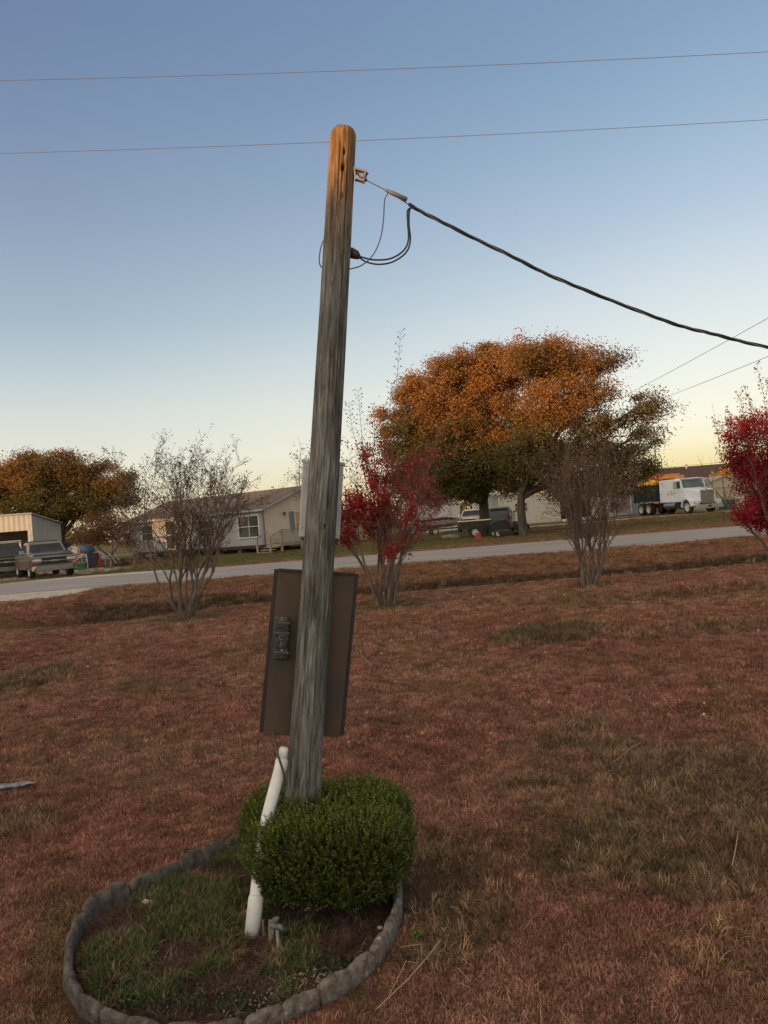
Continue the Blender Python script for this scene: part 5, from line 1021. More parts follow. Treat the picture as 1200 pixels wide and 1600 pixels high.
# lean-to with white posts left of the truck
g_ = GD(968, 78); pt = empty('porch_building', g_, 0, 'small grey building with white porch posts left of the dump truck', 'building')
m = MB(); wall_with_holes(m, O_ + Y_ * 1.6, X_, -Y_, 3.2, 0, 2.5, [(1.9, 2.7, 1, 2.0)]); m.box((.06, 3.5, 1.25), (.12, 3.6, 2.5)); m.box((3.14, 3.5, 1.25), (.12, 3.6, 2.5)); m.build('walls', mat('block_wall', (.38, .37, .36)), pt)
m = MB(); m.prism([(-.3, 2.45), (2.6, 3.5), (5.6, 2.5), (5.6, 2.6), (2.6, 3.6), (-.3, 2.55)], -.3, 3.5, axis='x'); m.build('roof', roofm, pt)
for x in (.1, 1.15, 2.2, 3.1):
    m = MB(); m.box((x, .05, 1.23), (.12, .12, 2.46)); m.build('porch_post', whitep, pt)
window_in(pt, O_ + Y_ * 1.6, X_, -Y_, (1.9, 2.7, 1, 2.0), whitep, glassd)
# tan shed
g_ = GD(1103, 71); sd = empty('tan_shed', g_, R(2), 'tan wooden garden shed with double doors right of the dump truck', 'shed'); tan = mat('tan_board', (.44, .37, .27), (.37, .31, .225), scale=3, rough=.8, wave=('X', .28, 'SAW', .6, .02))
m = MB(); wall_with_holes(m, O_, X_, -Y_, 3.6, 0, 2.35, [(.95, 2.65, .001, 2.0)]); m.prism([(0, 2.352), (3.6, 2.352), (1.8, 2.96)], 0, .12); m.box((.06, 2.4, 1.17), (.12, 4.5, 2.35)); m.box((3.54, 2.4, 1.17), (.12, 4.5, 2.35)); m.box((1.8, 4.7, 1.17), (3.4, .12, 2.35)); m.build('walls', tan, sd)
for s in (-1, 1):
    m = MB(); m.prism([(1.8, 2.98), (1.8 + s * 2.05, 2.29), (1.8 + s * 2.05, 2.38), (1.8, 3.08)], -.2, 4.9); m.build('roof', mat('shed_roof', (.34, .30, .25)), sd)
for x0 in (.97, 1.81):
    m = MB(); m.box((x0 + .41, .03, 1.0), (.82, .05, 1.96)); d = m.build('door', tan, sd); m = MB()
    for zz in (.1, 1.0, 1.9): m.beam((x0, -.012, zz), (x0 + .82, -.012, zz), .09, .03, up=(0, 1, 0))
    for xx in (x0 + .05, x0 + .77): m.beam((xx, -.016, .04), (xx, -.016, 1.96), .08, .03, up=(0, 1, 0))
    m.build('door_trim', mat('tan_trim', (.36, .29, .2)), d)
# white long rail on the grass
m = MB(); a, b = GD(878, 66), GD(976, 74); m.tube([a + Z_ * .14, b + Z_ * .14], .15, 10); tag(m.build('white_pipe', whitep, None, smooth=True), 'long white pipe lying on the grass before the metal building', 'pipe')
# unseen house and tree rows, added behind the viewer to shade the lawn
sd_ = Vector((SUND.x, SUND.y, 0)).normalized(); pr_ = Vector((-sd_.y, sd_.x, 0)); pr_ = -pr_ if pr_.y < 0 else pr_
def at_s(s, D): return pr_ * s + sd_ * D
HH = 4.02 + (16.0 + 4.5 * sd_.dot(Vector((0, -1, 0)))) * math.tan(SUN_EL)
c_ = at_s(6.5, 16); ang = math.atan2(pr_.y, pr_.x)
oh = empty('shadow_house', (c_.x, c_.y, 0), ang, 'unseen white house added behind the viewer to cast shade', 'house')
m = MB(); m.box((0, 0, 1.4), (29, 7, 2.8)); m.prism([(-3.5, 2.81), (3.5, 2.81), (0, HH - .18)], -14.5, -14.4, axis='x'); m.prism([(-3.5, 2.81), (3.5, 2.81), (0, HH - .18)], 14.4, 14.5, axis='x'); m.build('walls', siding, oh)
m = MB(); m.prism([(-4.0, 2.55), (0, HH - .1), (4.0, 2.55), (4.0, 2.65), (0, HH), (-4.0, 2.65)], -15, 15, axis='x'); m.build('roof', shing, oh)
for s_, D, k_ in ((18, 62, .95), (24.5, 66, 1.1), (30, 64, 1.05), (36, 66, 1.1), (41.5, 62, .95), (21, 84, 1.2), (28, 86, 1.25), (34.5, 84, 1.2), (40, 88, 1.15), (49.5, 80, .62), (57, 63, .95), (64, 66, 1.0), (71, 68, 1.1)):  # added rows, out of view, spaced to shape the shade and sun dapples
    p = at_s(s_, D); t_ = copy_tree(lt) ; t_['label'] = '%s tree of the unseen shade rows added behind the viewer, counted from the right' % (ORD + ('thirteenth',))[globals().get('n_tr', 0)]; n_tr = globals().get('n_tr', 0) + 1; t_['group'] = 'added shade trees behind the viewer'; t_.location = (p.x, p.y, 0); t_.rotation_euler = (0, 0, s_); t_.scale = (k_, k_, k_)
# ------------------------------------------------------------------ vehicles
tyrem = mat('tyre', (.018, .018, .018), (.03, .028, .026), scale=30, rough=.85)
chrome = mat('chrome', (.38, .38, .385), (.28, .28, .285), scale=8, rough=.22, metal=.9)
rimw = mat('white_rim', (.55, .55, .53), (.40, .39, .36), scale=14, rough=.4)
under_m = mat('chassis', (.02, .02, .02), (.035, .03, .028), rough=.9)
lampg = mat('lamp_glass', (.55, .56, .56), (.4, .41, .42), rough=.1, spec=.9)
redl = mat('red_lens', (.35, .02, .02), rough=.2); ambl = mat('amber_lens', (.55, .18, .02), rough=.2)
carglass = mat('car_glass', (.03, .04, .042), (.018, .022, .025), scale=2, rough=.1, spec=.18)
def wheel(root, x, y, r, w_, rm=rimw, dual=False, name='wheel'):
    s = 1 if y > 0 else -1; t = MB(); wd_ = w_
    t.lathe([(r * .62, -wd_ / 2), (r * .93, -wd_ / 2), (r, -wd_ * .36), (r, wd_ * .36), (r * .93, wd_ / 2), (r * .62, wd_ / 2)], (x, y, r), n=26, cap=False); wo = t.build(name, tyrem, root, smooth=True); wo.modifiers.new('e', 'EDGE_SPLIT').split_angle = R(40)
    q = MB(); yo = s * wd_ / 2; q.lathe([(.001, yo * .55), (r * .2, yo * .6), (r * .24, yo * .25), (r * .52, yo * .2), (r * .60, yo * .9), (r * .635, yo * .98), (r * .635, -yo * .9)], (x, y, r), n=20); q.build('rim', rm, wo, smooth=False)
    h = MB()
    for k in range(6): a = k * 1.047; h.tube([(x + math.cos(a) * r * .36, y + yo * .2, r + math.sin(a) * r * .36), (x + math.cos(a) * r * .36, y + yo * .34, r + math.sin(a) * r * .36)], r * .05, 6)
    h.build('hub', chrome, wo); return wo
def arch(xc, r, zb, n=9, flat=False): return [(xc + math.cos(a) * r, max(zb, zb + (math.sin(a) * r if not flat else min(r * .9, math.sin(a) * r * 1.2)))) for a in np.linspace(math.pi, 0, n)]
def pickup(name, loc, yaw, label, body, lower, rims=rimw, group=None, dets=True):
    root = empty(name, loc, yaw, label, 'pickup truck', group); wr_ = .38
    # body side outline with wheel arches (x forward)
    prof = [(-2.65, .55)] + [(-2.6, .45)] + arch(-1.65, .47, .42) + arch(1.78, .47, .42) + [(2.55, .40), (2.72, .48), (2.74, .98), (2.62, 1.06), (1.35, 1.16), (1.15, 1.17), (-2.62, 1.15), (-2.66, .8)]
    m = MB(); n = len(prof); rings = []
    for y, ins, dz in ((-.97, 0, 0), (-.995, .0, -.0), (-.9, .02, .03), (-.5, .03, .06), (0, .03, .075), (.5, .03, .06), (.9, .02, .03), (.995, 0, 0), (.97, 0, 0)):
        rings.append([(x * (1 - (ins * .25 if x > 2 else 0)), y, z + (dz if (z > 1.0 and x > .9) else 0)) for x, z in prof])
    m.loft(rings, cap=True); bo = m.build('body', body, root)
    m = MB(); m.prism([(-2.2, .36), (-2.2, .6), (2.4, .6), (2.4, .36)], -.7, .7); m.build('chassis', under_m, root)
    # bed: flat dark sheet standing in for the shaded recess
    m = MB(); m.box((-1.55, 0, 1.158), (2.0, 1.62, .02)); m.build('bed_shade_sheet', under_m, root)
    # cab greenhouse
    def ring(z, xf, xb, w2, rr=.1): return [(xf, -w2 + rr, z), (xf, w2 - rr, z), (xf - rr, w2, z), (xb + rr, w2, z), (xb, w2 - rr, z), (xb, -w2 + rr, z), (xb + rr, -w2, z), (xf - rr, -w2, z)]
    m = MB(); m.loft([ring(1.13, 1.32, -.50, .93), ring(1.2, 1.22, -.50, .92), ring(1.66, .62, -.42, .80), ring(1.735, .50, -.36, .74), ring(1.76, .38, -.28, .62)]); m.build('cab', body, root)
    m = MB(); fz = lambda z: 1.22 + (.62 - 1.22) * (z - 1.2) / .46 + .012; wz = lambda z: .92 + (.80 - .92) * (z - 1.2) / .46
    z1_, z2_ = 1.23, 1.63; m.add([(fz(z1_), -wz(z1_) + .12, z1_), (fz(z1_), wz(z1_) - .12, z1_), (fz(z2_), wz(z2_) - .12, z2_), (fz(z2_), -wz(z2_) + .12, z2_), (fz(z1_) - .02, -wz(z1_) + .12, z1_), (fz(z1_) - .02, wz(z1_) - .12, z1_), (fz(z2_) - .02, wz(z2_) - .12, z2_), (fz(z2_) - .02, -wz(z2_) + .12, z2_)], [(0, 1, 2, 3), (7, 6, 5, 4), (0, 4, 5, 1), (1, 5, 6, 2), (2, 6, 7, 3), (3, 7, 4, 0)]); m.build('windshield', carglass, root)
    for s in (-1, 1):
        m = MB(); o1 = s * (wz(1.25) + .006); o2 = s * (wz(1.62) + .006); m.add([(1.0, o1, 1.25), (-.35, o1, 1.25), (-.30, o2, 1.62), (.56, o2, 1.62), (1.0, o1 - s * .02, 1.25), (-.35, o1 - s * .02, 1.25), (-.30, o2 - s * .02, 1.62), (.56, o2 - s * .02, 1.62)], [(0, 1, 2, 3), (7, 6, 5, 4), (0, 4, 5, 1), (1, 5, 6, 2), (2, 6, 7, 3), (3, 7, 4, 0)]); m.build('side_window', carglass, root)
        m = MB(); m.box((.92, s * 1.10, 1.28), (.10, .22, .17)); m.box((.92, s * .98, 1.22), (.05, .14, .05)); m.build('side_mirror', chrome, root, bevel=.015)
        m = MB(); m.box((2.735, s * .76, .86), (.05, .40, .13)); m.build('headlight', lampg, root); m = MB(); m.box((2.71, s * .90, .70), (.08, .18, .11)); m.build('turn_signal', ambl if s > 0 else redl, root)
        m = MB(); m.box((-2.655, s * .88, .95), (.04, .16, .36)); m.build('tail_light', redl, root)
        m = MB(); m.box((.1, s * 1.0, .70), (4.4, .012, .30)); m.build('side_stripe', lower, root)
        m = MB(); m.box((.55, s * .998, 1.02), (.16, .03, .035)); m.build('door_handle', chrome, root)
    m = MB(); m.box((-.45, 0, 1.43), (.02, 1.3, .34)); m.build('rear_window', carglass, root)
    m = MB(); m.box((2.745, 0, .85), (.03, 1.12, .30)); m.box((2.745, 0, .68), (.03, 1.5, .06)); m.build('grille', under_m, root)
    m = MB(); m.box((2.765, 0, .82), (.03, 1.9, .035)); m.box((2.765, 0, .99), (.03, 1.9, .03)); m.box((2.775, 0, .82), (.03, .28, .08)); m.build('grille_bar', chrome, root)
    m = MB(); m.add([(2.74, -.98, .36), (2.84, -.8, .36), (2.86, 0, .36), (2.84, .8, .36), (2.74, .98, .36), (2.62, .99, .36), (2.62, -.99, .36)] + [(2.74, -.98, .58), (2.86, -.8, .58), (2.88, 0, .58), (2.86, .8, .58), (2.74, .98, .58), (2.62, .99, .58), (2.62, -.99, .58)], [tuple(reversed(range(7))), tuple(range(7, 14))] + [(i, (i + 1) % 7, (i + 1) % 7 + 7, i + 7) for i in range(7)]); m.build('front_bumper', chrome, root)
    m = MB(); m.box((-2.72, 0, .52), (.16, 1.9, .2)); m.build('rear_bumper', chrome, root, bevel=.02)
    for x in (1.78, -1.65):
        for s in (-1, 1): wheel(root, x, s * .86, wr_, .25, rims)
    return root
silverm = mat('silver_paint', (.175, .16, .152), (.13, .12, .115), scale=3, rough=.3, metal=.3, coat=.5)
burg = mat('maroon_stripe', (.10, .055, .05), (.07, .045, .04), rough=.35)
pk = pickup('pickup_truck', GD(66, 38.5), R(-56), 'older silver pickup truck parked facing the road before the metal garage', silverm, burg, galv)
hood = MB(); hood.prism([(1.30, 1.275), (2.0, 1.225), (2.66, 1.14), (2.68, 1.08), (1.30, 1.16)], -.88, .88); pk_hood = mat('dark_hood', (.05, .05, .065), (.035, .035, .045), scale=2, rough=.18, coat=.6, spec=.8); hood.build('hood', pk_hood, pk, bevel=.02); rf_ = MB(); rf_.box((.03, 0, 1.775), (.80, 1.3, .03)); rf_.build('roof_panel', pk_hood, pk, bevel=.01) #('dark_hood', (.05, .05, .065), (.035, .035, .045), scale=2, rough=.18, coat=.6, spec=.8), pk)
blkp = mat('black_paint', (.014, .014, .016), (.022, .022, .024), rough=.5, spec=.25); whp = mat('white_car_paint', (.40, .40, .40), (.34, .34, .34), scale=2, rough=.3, coat=.5); slv = mat('blue_silver_paint', (.12, .125, .14), (.09, .095, .105), rough=.3, metal=.3, coat=.5)
pickup('pickup_truck', GD(4, 42), R(-60), 'black pickup truck cut off by the left edge beside the silver one', blkp, under_m, chrome)
pickup('pickup_truck', GD(741, 62), R(-108), 'white pickup truck seen from the front left of the black trunk', whp, whp)
pickup('pickup_truck', GD(780, 60), R(76), 'silver pickup truck seen from behind right of the black trunk', slv, slv)
# utility vehicle standing in the garage mouth
def utv():
    root = empty('utility_vehicle', GD(14, 46.5), R(-62), 'white framed open utility buggy parked in the garage mouth', 'utility vehicle')
    m = MB(); m.prism([(-1.4, .35), (1.35, .35), (1.45, .62), (1.1, .85), (.55, .92), (.35, .55), (-.3, .55), (-.35, .85), (-1.4, .85)], -.68, .68); m.build('body', whp, root, bevel=.03)
    m = MB()
    for s in (-1, 1):
        m.tube([(.75, s * .66, .88), (.45, s * .62, 1.85), (-.5, s * .62, 1.88), (-.6, s * .66, .85)], .035, 6); m.tube([(-.05, s * .66, .6), (-.05, s * .62, 1.86)], .03, 6)
    for x, z in ((.45, 1.85), (-.5, 1.88)): m.tube([(x, -.62, z), (x, .62, z)], .035, 6)
    m.build('roll_cage', whp, root); m = MB(); m.box((-.03, 0, 1.92), (1.1, 1.36, .06)); m.build('canopy', whp, root)
    m = MB(); m.box((.0, 0, .72), (.5, 1.1, .18)); m.box((-.26, 0, 1.02), (.12, 1.1, .45)); m.build('bench_seat', blkp, root)
    for x in (.95, -.95):
        for s in (-1, 1): wheel(root, x, s * .6, .3, .24)
utv()
# ---- dump truck
def dump_truck():
    root = empty('dump_truck', GD(1056, 65), R(-79), 'white conventional cab dump truck with a black bed and orange covers', 'dump truck')
    wp = mat('truck_white', (.60, .64, .70), (.54, .575, .63), scale=2, rough=.4, coat=.1); bkm = mat('dump_black', (.014, .015, .018), (.026, .026, .03), scale=6, rough=.6, spec=.25)
    m = MB(); m.box((-.3, 0, .78), (9.0, .9, .3)); m.build('frame_rail', under_m, root)
    # dump bed
    m = MB(); m.loft([[(-4.7, -1.15, 1.15), (-.95, -1.15, 1.15), (-.95, 1.15, 1.15), (-4.7, 1.15, 1.15)], [(-4.7, -1.22, 1.25), (-.85, -1.22, 1.25), (-.85, 1.22, 1.25), (-4.7, 1.22, 1.25)], [(-4.8, -1.24, 2.52), (-.8, -1.24, 2.52), (-.8, 1.24, 2.52), (-4.8, 1.24, 2.52)]]); bd_ = m.build('dump_bed', bkm, root)
    for s in (-1, 1):
        for i in range(7):
            m = MB(); m.box((-4.5 + i * .58, s * 1.27, 1.9), (.12, .09, 1.2)); m.build('rib', bkm, bd_)
        m = MB(); m.box((-2.8, s * 1.28, 2.55), (4.05, .13, .10)); m.box((-2.8, s * 1.27, 1.26), (3.95, .1, .12)); m.build('side_rail', bkm, bd_)
    m = MB(); m.box((-.78, 0, 2.0), (.08, 2.3, 1.5)); m.build('headboard', bkm, bd_)
    og = mat('orange_steel', (.58, .22, .04), (.48, .17, .03), scale=3, rough=.5); yl = mat('yellow_cover', (.66, .36, .04), (.58, .30, .03), scale=3, rough=.5)
    m = MB(); m.prism([(-1.26, 2.61), (1.26, 2.61), (1.05, 3.08), (.2, 3.14), (-1.05, 3.08)], -4.75, -1.05, axis='x'); m.build('cover', yl, root)
    m = MB(); m.tube([(-4.7, -.85, 3.27), (-1.1, -.85, 3.29)], .18, 12); m.tube([(-4.7, .6, 3.27), (-1.1, .6, 3.29)], .18, 12); m.box((-1.2, 0, 3.25), (.4, 2.3, .36)); m.box((-.5, 0, 3.12), (1.1, 1.8, .26)); m.beam((-2.2, -.9, 3.38), (-.2, -.9, 3.40), .12, .12); m.build('loader_boom', og, root)
    # sleeper, cab, hood
    m = MB(); m.box((.48, 0, 1.93), (2.05, 2.34, 1.90)); m.build('sleeper', wp, root, bevel=.07)
    m = MB(); m.loft([[(1.52, -1.08, 1.0), (2.72, -1.08, 1.0), (2.72, 1.08, 1.0), (1.52, 1.08, 1.0)], [(1.52, -1.08, 2.05), (2.70, -1.08, 2.05), (2.70, 1.08, 2.05), (1.52, 1.08, 2.05)], [(1.52, -1.03, 2.78), (2.42, -1.0, 2.78), (2.42, 1.0, 2.78), (1.52, 1.03, 2.78)], [(1.55, -.92, 2.92), (2.2, -.86, 2.9), (2.2, .86, 2.9), (1.55, .92, 2.92)]]); m.build('cab', wp, root)
    m = MB(); m.add([(2.715, -.98, 2.10), (2.715, .98, 2.10), (2.445, .92, 2.74), (2.445, -.92, 2.74), (2.69, -.98, 2.10), (2.69, .98, 2.10), (2.42, .92, 2.74), (2.42, -.92, 2.74)], [(0, 1, 2, 3), (7, 6, 5, 4), (0, 4, 5, 1), (1, 5, 6, 2), (2, 6, 7, 3), (3, 7, 4, 0)]); m.build('windshield', mat('truck_glass', (.10, .14, .13), (.06, .08, .08), scale=1.5, rough=.08, spec=.5), root)
    m = MB(); m.beam((2.45, -1.0, 2.84), (2.45, 1.0, 2.84), .25, .05); m.build('sun_visor', wp, root)
    for s in (-1, 1):
        m = MB(); o1 = s * 1.088; o2 = s * 1.045; m.add([(2.5, o1, 2.08), (1.75, o1, 2.08), (1.75, o2, 2.68), (2.3, o2, 2.68), (2.5, o1 - s * .03, 2.08), (1.75, o1 - s * .03, 2.08), (1.75, o2 - s * .03, 2.68), (2.3, o2 - s * .03, 2.68)], [(0, 1, 2, 3), (7, 6, 5, 4), (0, 4, 5, 1), (1, 5, 6, 2), (2, 6, 7, 3), (3, 7, 4, 0)]); m.build('side_window', carglass, root)
        m = MB(); m.box((2.1, s * 1.09, 1.55), (1.0, .02, .98)); d = m.build('door', wp, root, bevel=.008); m = MB(); m.box((1.75, s * 1.11, 1.75), (.18, .03, .05)); m.build('handle', chrome, d)
        m = MB(); m.box((2.35, s * 1.45, 2.35), (.08, .22, .62)); m.tube([(2.4, s * 1.05, 2.6), (2.38, s * 1.4, 2.6)], .02, 6); m.tube([(2.4, s * 1.05, 2.1), (2.38, s * 1.4, 2.1)], .02, 6); m.build('side_mirror', chrome, root)
        m = MB(); m.tube([(.3, s * 1.12, .72), (1.9, s * 1.12, .72)], .26, 14); m.build('fuel_tank', chrome, root, smooth=False); m = MB(); m.box((2.2, s * 1.12, .62), (.5, .35, .42)); m.build('step', bkm, root)
        # fender as an arc over the front wheel
        m = MB(); pr_o = [(3.28 + math.cos(a) * .70, .55 + math.sin(a) * .70) for a in np.linspace(math.pi * 1.02, 0, 12)] + [(3.28 + math.cos(a) * .60, .55 + math.sin(a) * .60) for a in np.linspace(0, math.pi * 1.02, 12)]; m.prism(pr_o, s * .74, s * 1.22); m.prism([(3.6, 1.05), (4.42, .98), (4.42, .62), (3.95, .62)], s * .74, s * 1.2); m.build('fender', wp, root)
        m = MB(); m.box((4.44, s * .97, .86), (.06, .38, .17)); m.build('headlight', lampg, root); m = MB(); m.box((4.43, s * 1.17, .86), (.06, .05, .15)); m.build('turn_signal', redl, root)
        m = MB(); m.tube([(1.4, s * 1.05, .9), (1.4, s * 1.05, 1.0)], .08, 8); m.build('air_cleaner', chrome, root)
    m = MB(); m.loft([[(2.72, -.98, 1.12), (2.72, .98, 1.12), (2.72, .98, 2.0), (2.72, .72, 2.08), (2.72, -.72, 2.08), (2.72, -.98, 2.0)], [(3.6, -.80, 1.05), (3.6, .80, 1.05), (3.6, .80, 1.86), (3.6, .62, 1.95), (3.6, -.62, 1.95), (3.6, -.80, 1.86)], [(4.40, -.66, .82), (4.40, .66, .82), (4.40, .66, 1.70), (4.40, .52, 1.82), (4.40, -.52, 1.82), (4.40, -.66, 1.70)]]); m.build('hood', wp, root)
    m = MB(); m.box((4.43, 0, 1.24), (.05, 1.14, 1.04)); g_o = m.build('grille', mat('grille_dark', (.12, .12, .12), (.08, .08, .08), rough=.4), root, bevel=.02)
    for i in range(11): m = MB(); m.box((4.465, -.5 + i * .1, 1.24), (.02, .035, .98)); m.build('grille_bar', chrome, g_o)
    m = MB(); m.box((4.455, 0, 1.78), (.06, 1.2, .08)); m.build('grille_cap', chrome, root)
    m = MB(); m.box((4.60, 0, .52), (.12, 2.4, .34)); m.build('front_bumper', chrome, root, bevel=.03)
    m = MB(); m.box((4.67, 0, .52), (.02, .3, .15)); m.build('number_plate', bkm, root)
    mk = mat('door_script', (.07, .07, .08)); gd = mat('gold_badge', (.50, .36, .16), rough=.5)
    for s in (-1, 1):
        m = MB(); yy = s * 1.178
        for (x0, z0_, ln_, a) in ((1.1, 1.85, .35, .5), (1.3, 1.7, .3, -.4), (1.0, 1.62, .3, .2)): m.tube([(x0 + ln_ * t_, yy, z0_ + .1 * math.sin(t_ * 7 + a)) for t_ in np.linspace(0, 1, 8)], .012, 4)
        m.build('side_script', mk, root); m = MB(); m.tube([(.75, s * 1.165, 1.72), (.75, s * 1.18, 1.72)], .13, 14); m.build('badge', gd, root)
    for s in (-1, 1):
        wheel(root, 3.28, s * .98, .53, .30)
        for x in (-3.7, -2.45): wheel(root, x, s * .95, .53, .52)
dump_truck()
# ---- small black tractor, trailer, boat, cans
def tractor():
    root = empty('lawn_tractor', GD(790, 42.6), R(188), 'small black tractor standing between the two shade tree trunks', 'tractor')
    m = MB(); m.prism([(-.15, .42), (.9, .42), (.95, .75), (.85, .88), (.1, .95), (-.15, .7)], -.24, .24); m.build('hood', blkp, root, bevel=.03)
    m = MB(); m.prism([(-.95, .40), (-.1, .40), (-.1, .52), (-.3, .6), (-.95, .62)], -.35, .35); m.build('body', blkp, root, bevel=.02)
    for s in (-1, 1):
        m = MB(); pr = [(-.72 + math.cos(a) * .40, .34 + math.sin(a) * .40) for a in np.linspace(math.pi, 0, 9)] + [(-.72 + math.cos(a) * .36, .34 + math.sin(a) * .36) for a in np.linspace(0, math.pi, 9)]; m.prism(pr, s * .34, s * .62); m.build('fender', blkp, root); wheel(root, -.72, s * .50, .33, .26); wheel(root, .68, s * .42, .20, .16)
    m = MB(); m.box((-.62, 0, .74), (.42, .44, .10)); m.box((-.84, 0, .95), (.08, .44, .42), (0, -.15, 0)); m.build('seat', blkp, root, bevel=.03)
    m = MB(); m.tube([(.05, 0, .85), (-.22, 0, 1.06)], .02, 6); c_ = Vector((-.22, 0, 1.06)); m.tube([c_ + Vector((math.sin(a) * .08, math.cos(a) * .18, math.sin(a) * .14)) for a in np.linspace(0, 6.28, 14)], .016, 5); m.build('steering_wheel', under_m, root)
    m = MB(); m.box((.2, 0, .22), (.9, 1.1, .16)); m.build('mower_deck', under_m, root, bevel=.03)
    m = MB(); m.tube([(-.2, .3, .5), (-.25, .3, 1.45), (-.25, -.3, 1.45), (-.2, -.3, .5)], .02, 6) ; m.build('roll_bar', under_m, root)
tractor()
tr = empty('cargo_trailer', GD(739, 45), R(176), 'low black box trailer parked left of the black trunk', 'trailer')
m = MB(); m.box((0, 0, .52), (1.9, 1.1, .08)); m.box((0, -.53, .74), (1.9, .05, .4)); m.box((0, .53, .74), (1.9, .05, .4)); m.box((-.93, 0, .74), (.05, 1.0, .4)); m.box((.93, 0, .74), (.05, 1.0, .4)); m.build('tub', blkp, tr)
m = MB(); m.beam((.9, 0, .46), (1.8, 0, .42), .06, .06); m.build('drawbar', under_m, tr); m = MB(); m.box((0, -.56, .97), (1.92, .05, .05)); m.box((0, .56, .97), (1.92, .05, .05)); m.build('rail', chrome, tr)
for s in (-1, 1): wheel(tr, 0, s * .66, .3, .18)
bt = empty('boat_trailer', GD(686, 58), R(5), 'small dark motor boat with a white hull stripe on a trailer by the white barn', 'boat')
m = MB(); secs = []
for x, w2, zb, zt in ((-1.6, .62, .55, 1.0), (-.6, .7, .50, 1.0), (.6, .62, .52, 1.05), (1.4, .3, .62, 1.12), (1.75, .04, .85, 1.16)): secs.append([(x, -w2, zt), (x, -w2 * .85, (zb + zt) / 2), (x, 0, zb), (x, w2 * .85, (zb + zt) / 2), (x, w2, zt)])
m.loft(secs); m.build('hull', whp, bt)
m = MB(); m.prism([(-1.62, 1.01), (-1.55, 1.18), (.4, 1.28), (1.2, 1.16), (1.3, 1.10)], -.58, .58); m.build('cover', under_m, bt, bevel=.04); m = MB(); m.box((-1.72, 0, .95), (.28, .3, .65)); m.build('outboard_motor', blkp, bt, bevel=.05)
m = MB(); m.beam((-1.5, -.4, .42), (1.2, -.4, .42), .06, .08); m.beam((-1.5, .4, .42), (1.2, .4, .42), .06, .08); m.beam((1.2, 0, .42), (2.7, 0, .40), .06, .08); m.beam((1.2, -.4, .42), (1.2, .4, .42), .06, .08); m.build('trailer_frame', under_m, bt)
for s in (-1, 1): wheel(bt, -.5, s * .72, .28, .16)
rc = empty('fuel_can', GD(744, 42.2), .3, 'red plastic fuel can on the grass before the black trailer', 'fuel can'); redp = mat('red_plastic', (.42, .03, .035), rough=.4)
m = MB(); m.box((0, 0, .17), (.32, .2, .34), taper=(.85, .85)); m.build('can_body', redp, rc, bevel=.03); m = MB(); m.tube([(-.08, 0, .34), (-.08, 0, .42), (.08, 0, .42), (.08, 0, .34)], .016, 6); m.build('handle', redp, rc); m = MB(); m.tube([(.12, 0, .33), (.2, 0, .46)], .02, 8); m.build('spout', blkp, rc)
for i, (px, d, lb) in enumerate(((697, 47, 'pale concrete block on the grass left of the black trailer'), (707, 46, 'second grey concrete block lying nearer the black trailer'))):
    g_ = GD(px, d); m = MB(); m.box(g_ + Z_ * .1, (.7 - .2 * i, .3, .2), (0, 0, .3 * i)); m.box(g_ + Z_ * .215 + X_ * .1, (.3, .28, .03)); tag(m.build('concrete_block', mat('cinder', (.33, .31, .28), (.24, .22, .2), scale=10), None, bevel=.01), lb, 'block')
# ---- clutter beside the mobile home
gtarp = mat('grey_tarp', (.26, .27, .28), (.17, .18, .19), scale=3, rough=.7, bump=.5)
lump('tarp_heap', GD(121, 49) + Vector((0, 0, .55)), .80, (.9, .7, 1.05), gtarp, 61, 'grey tarp heaped over something beside the garage', 'tarp')
cv = empty('covered_cart', GD(108, 52), .1, 'black hard topped cart parked behind the grey heap', 'cart'); m = MB(); m.prism([(-1.1, .5), (1.1, .5), (1.1, 1.0), (.8, 1.6), (-.7, 1.65), (-1.1, 1.2)], -.6, .6); m.build('cover', blkp, cv, bevel=.05)
for x in (-.7, .7):
    for s in (-1, 1): wheel(cv, x, s * .55, .28, .18)
lump('blue_bundle', GD(137, 46.3) + Vector((0, 0, 1.05)), .34, (1.3, .9, .7), mat('blue_tarp', (.09, .25, .42), (.05, .14, .26), scale=6, rough=.6, bump=.4), 62, 'bright blue tarp bundle on top of the junk pile', 'tarp')
lump('red_bag', GD(129, 46.1) + Vector((0, 0, .95)), .17, (1, .8, 1), mat('red_cloth', (.40, .03, .04), (.25, .02, .03), scale=6, rough=.8, bump=.4), 63, 'small red bag left of the blue bundle', 'bag')
lump('white_sack', GD(129, 45.9) + Vector((0, 0, .62)), .24, (1, .8, .8), mat('white_cloth', (.58, .58, .58), (.42, .42, .43), scale=6, rough=.8, bump=.4), 64, 'white sack lying under the red bag', 'sack')
jt = empty('work_table', GD(133, 46.3), .0, 'low rough table holding the blue bundle and sacks', 'table'); m = MB(); m.box((0, 0, .48), (1.3, .8, .05)); m.build('table_top', deckw, jt)
for x in (-.55, .55):
    for y in (-.32, .32):
        m = MB(); m.box((x, y, .24), (.07, .07, .46)); m.build('leg', deckw, jt)
pst = MB(); g_ = GD(135, 44.6); pst.tube([g_, g_ + Vector((0, 0, .78))], .07, 10); pst.tube([g_ + Vector((0, 0, .78)), g_ + Vector((0, 0, .84))], .10, 10); tag(pst.build('white_post', whitep, None), 'short white post in front of the blue bundle', 'post')
bn = empty('refuse_bin', GD(144, 44.4), .15, 'dark square refuse bin beside the white post', 'bin'); m = MB(); m.box((0, 0, .40), (.48, .5, .78), taper=(1.15, 1.15)); m.build('bin_body', mat('bin_dark', (.025, .028, .05), (.02, .02, .03), rough=.5), bn); m = MB(); m.box((0, 0, .82), (.6, .62, .05)); m.build('lid', blkp, bn, bevel=.01)
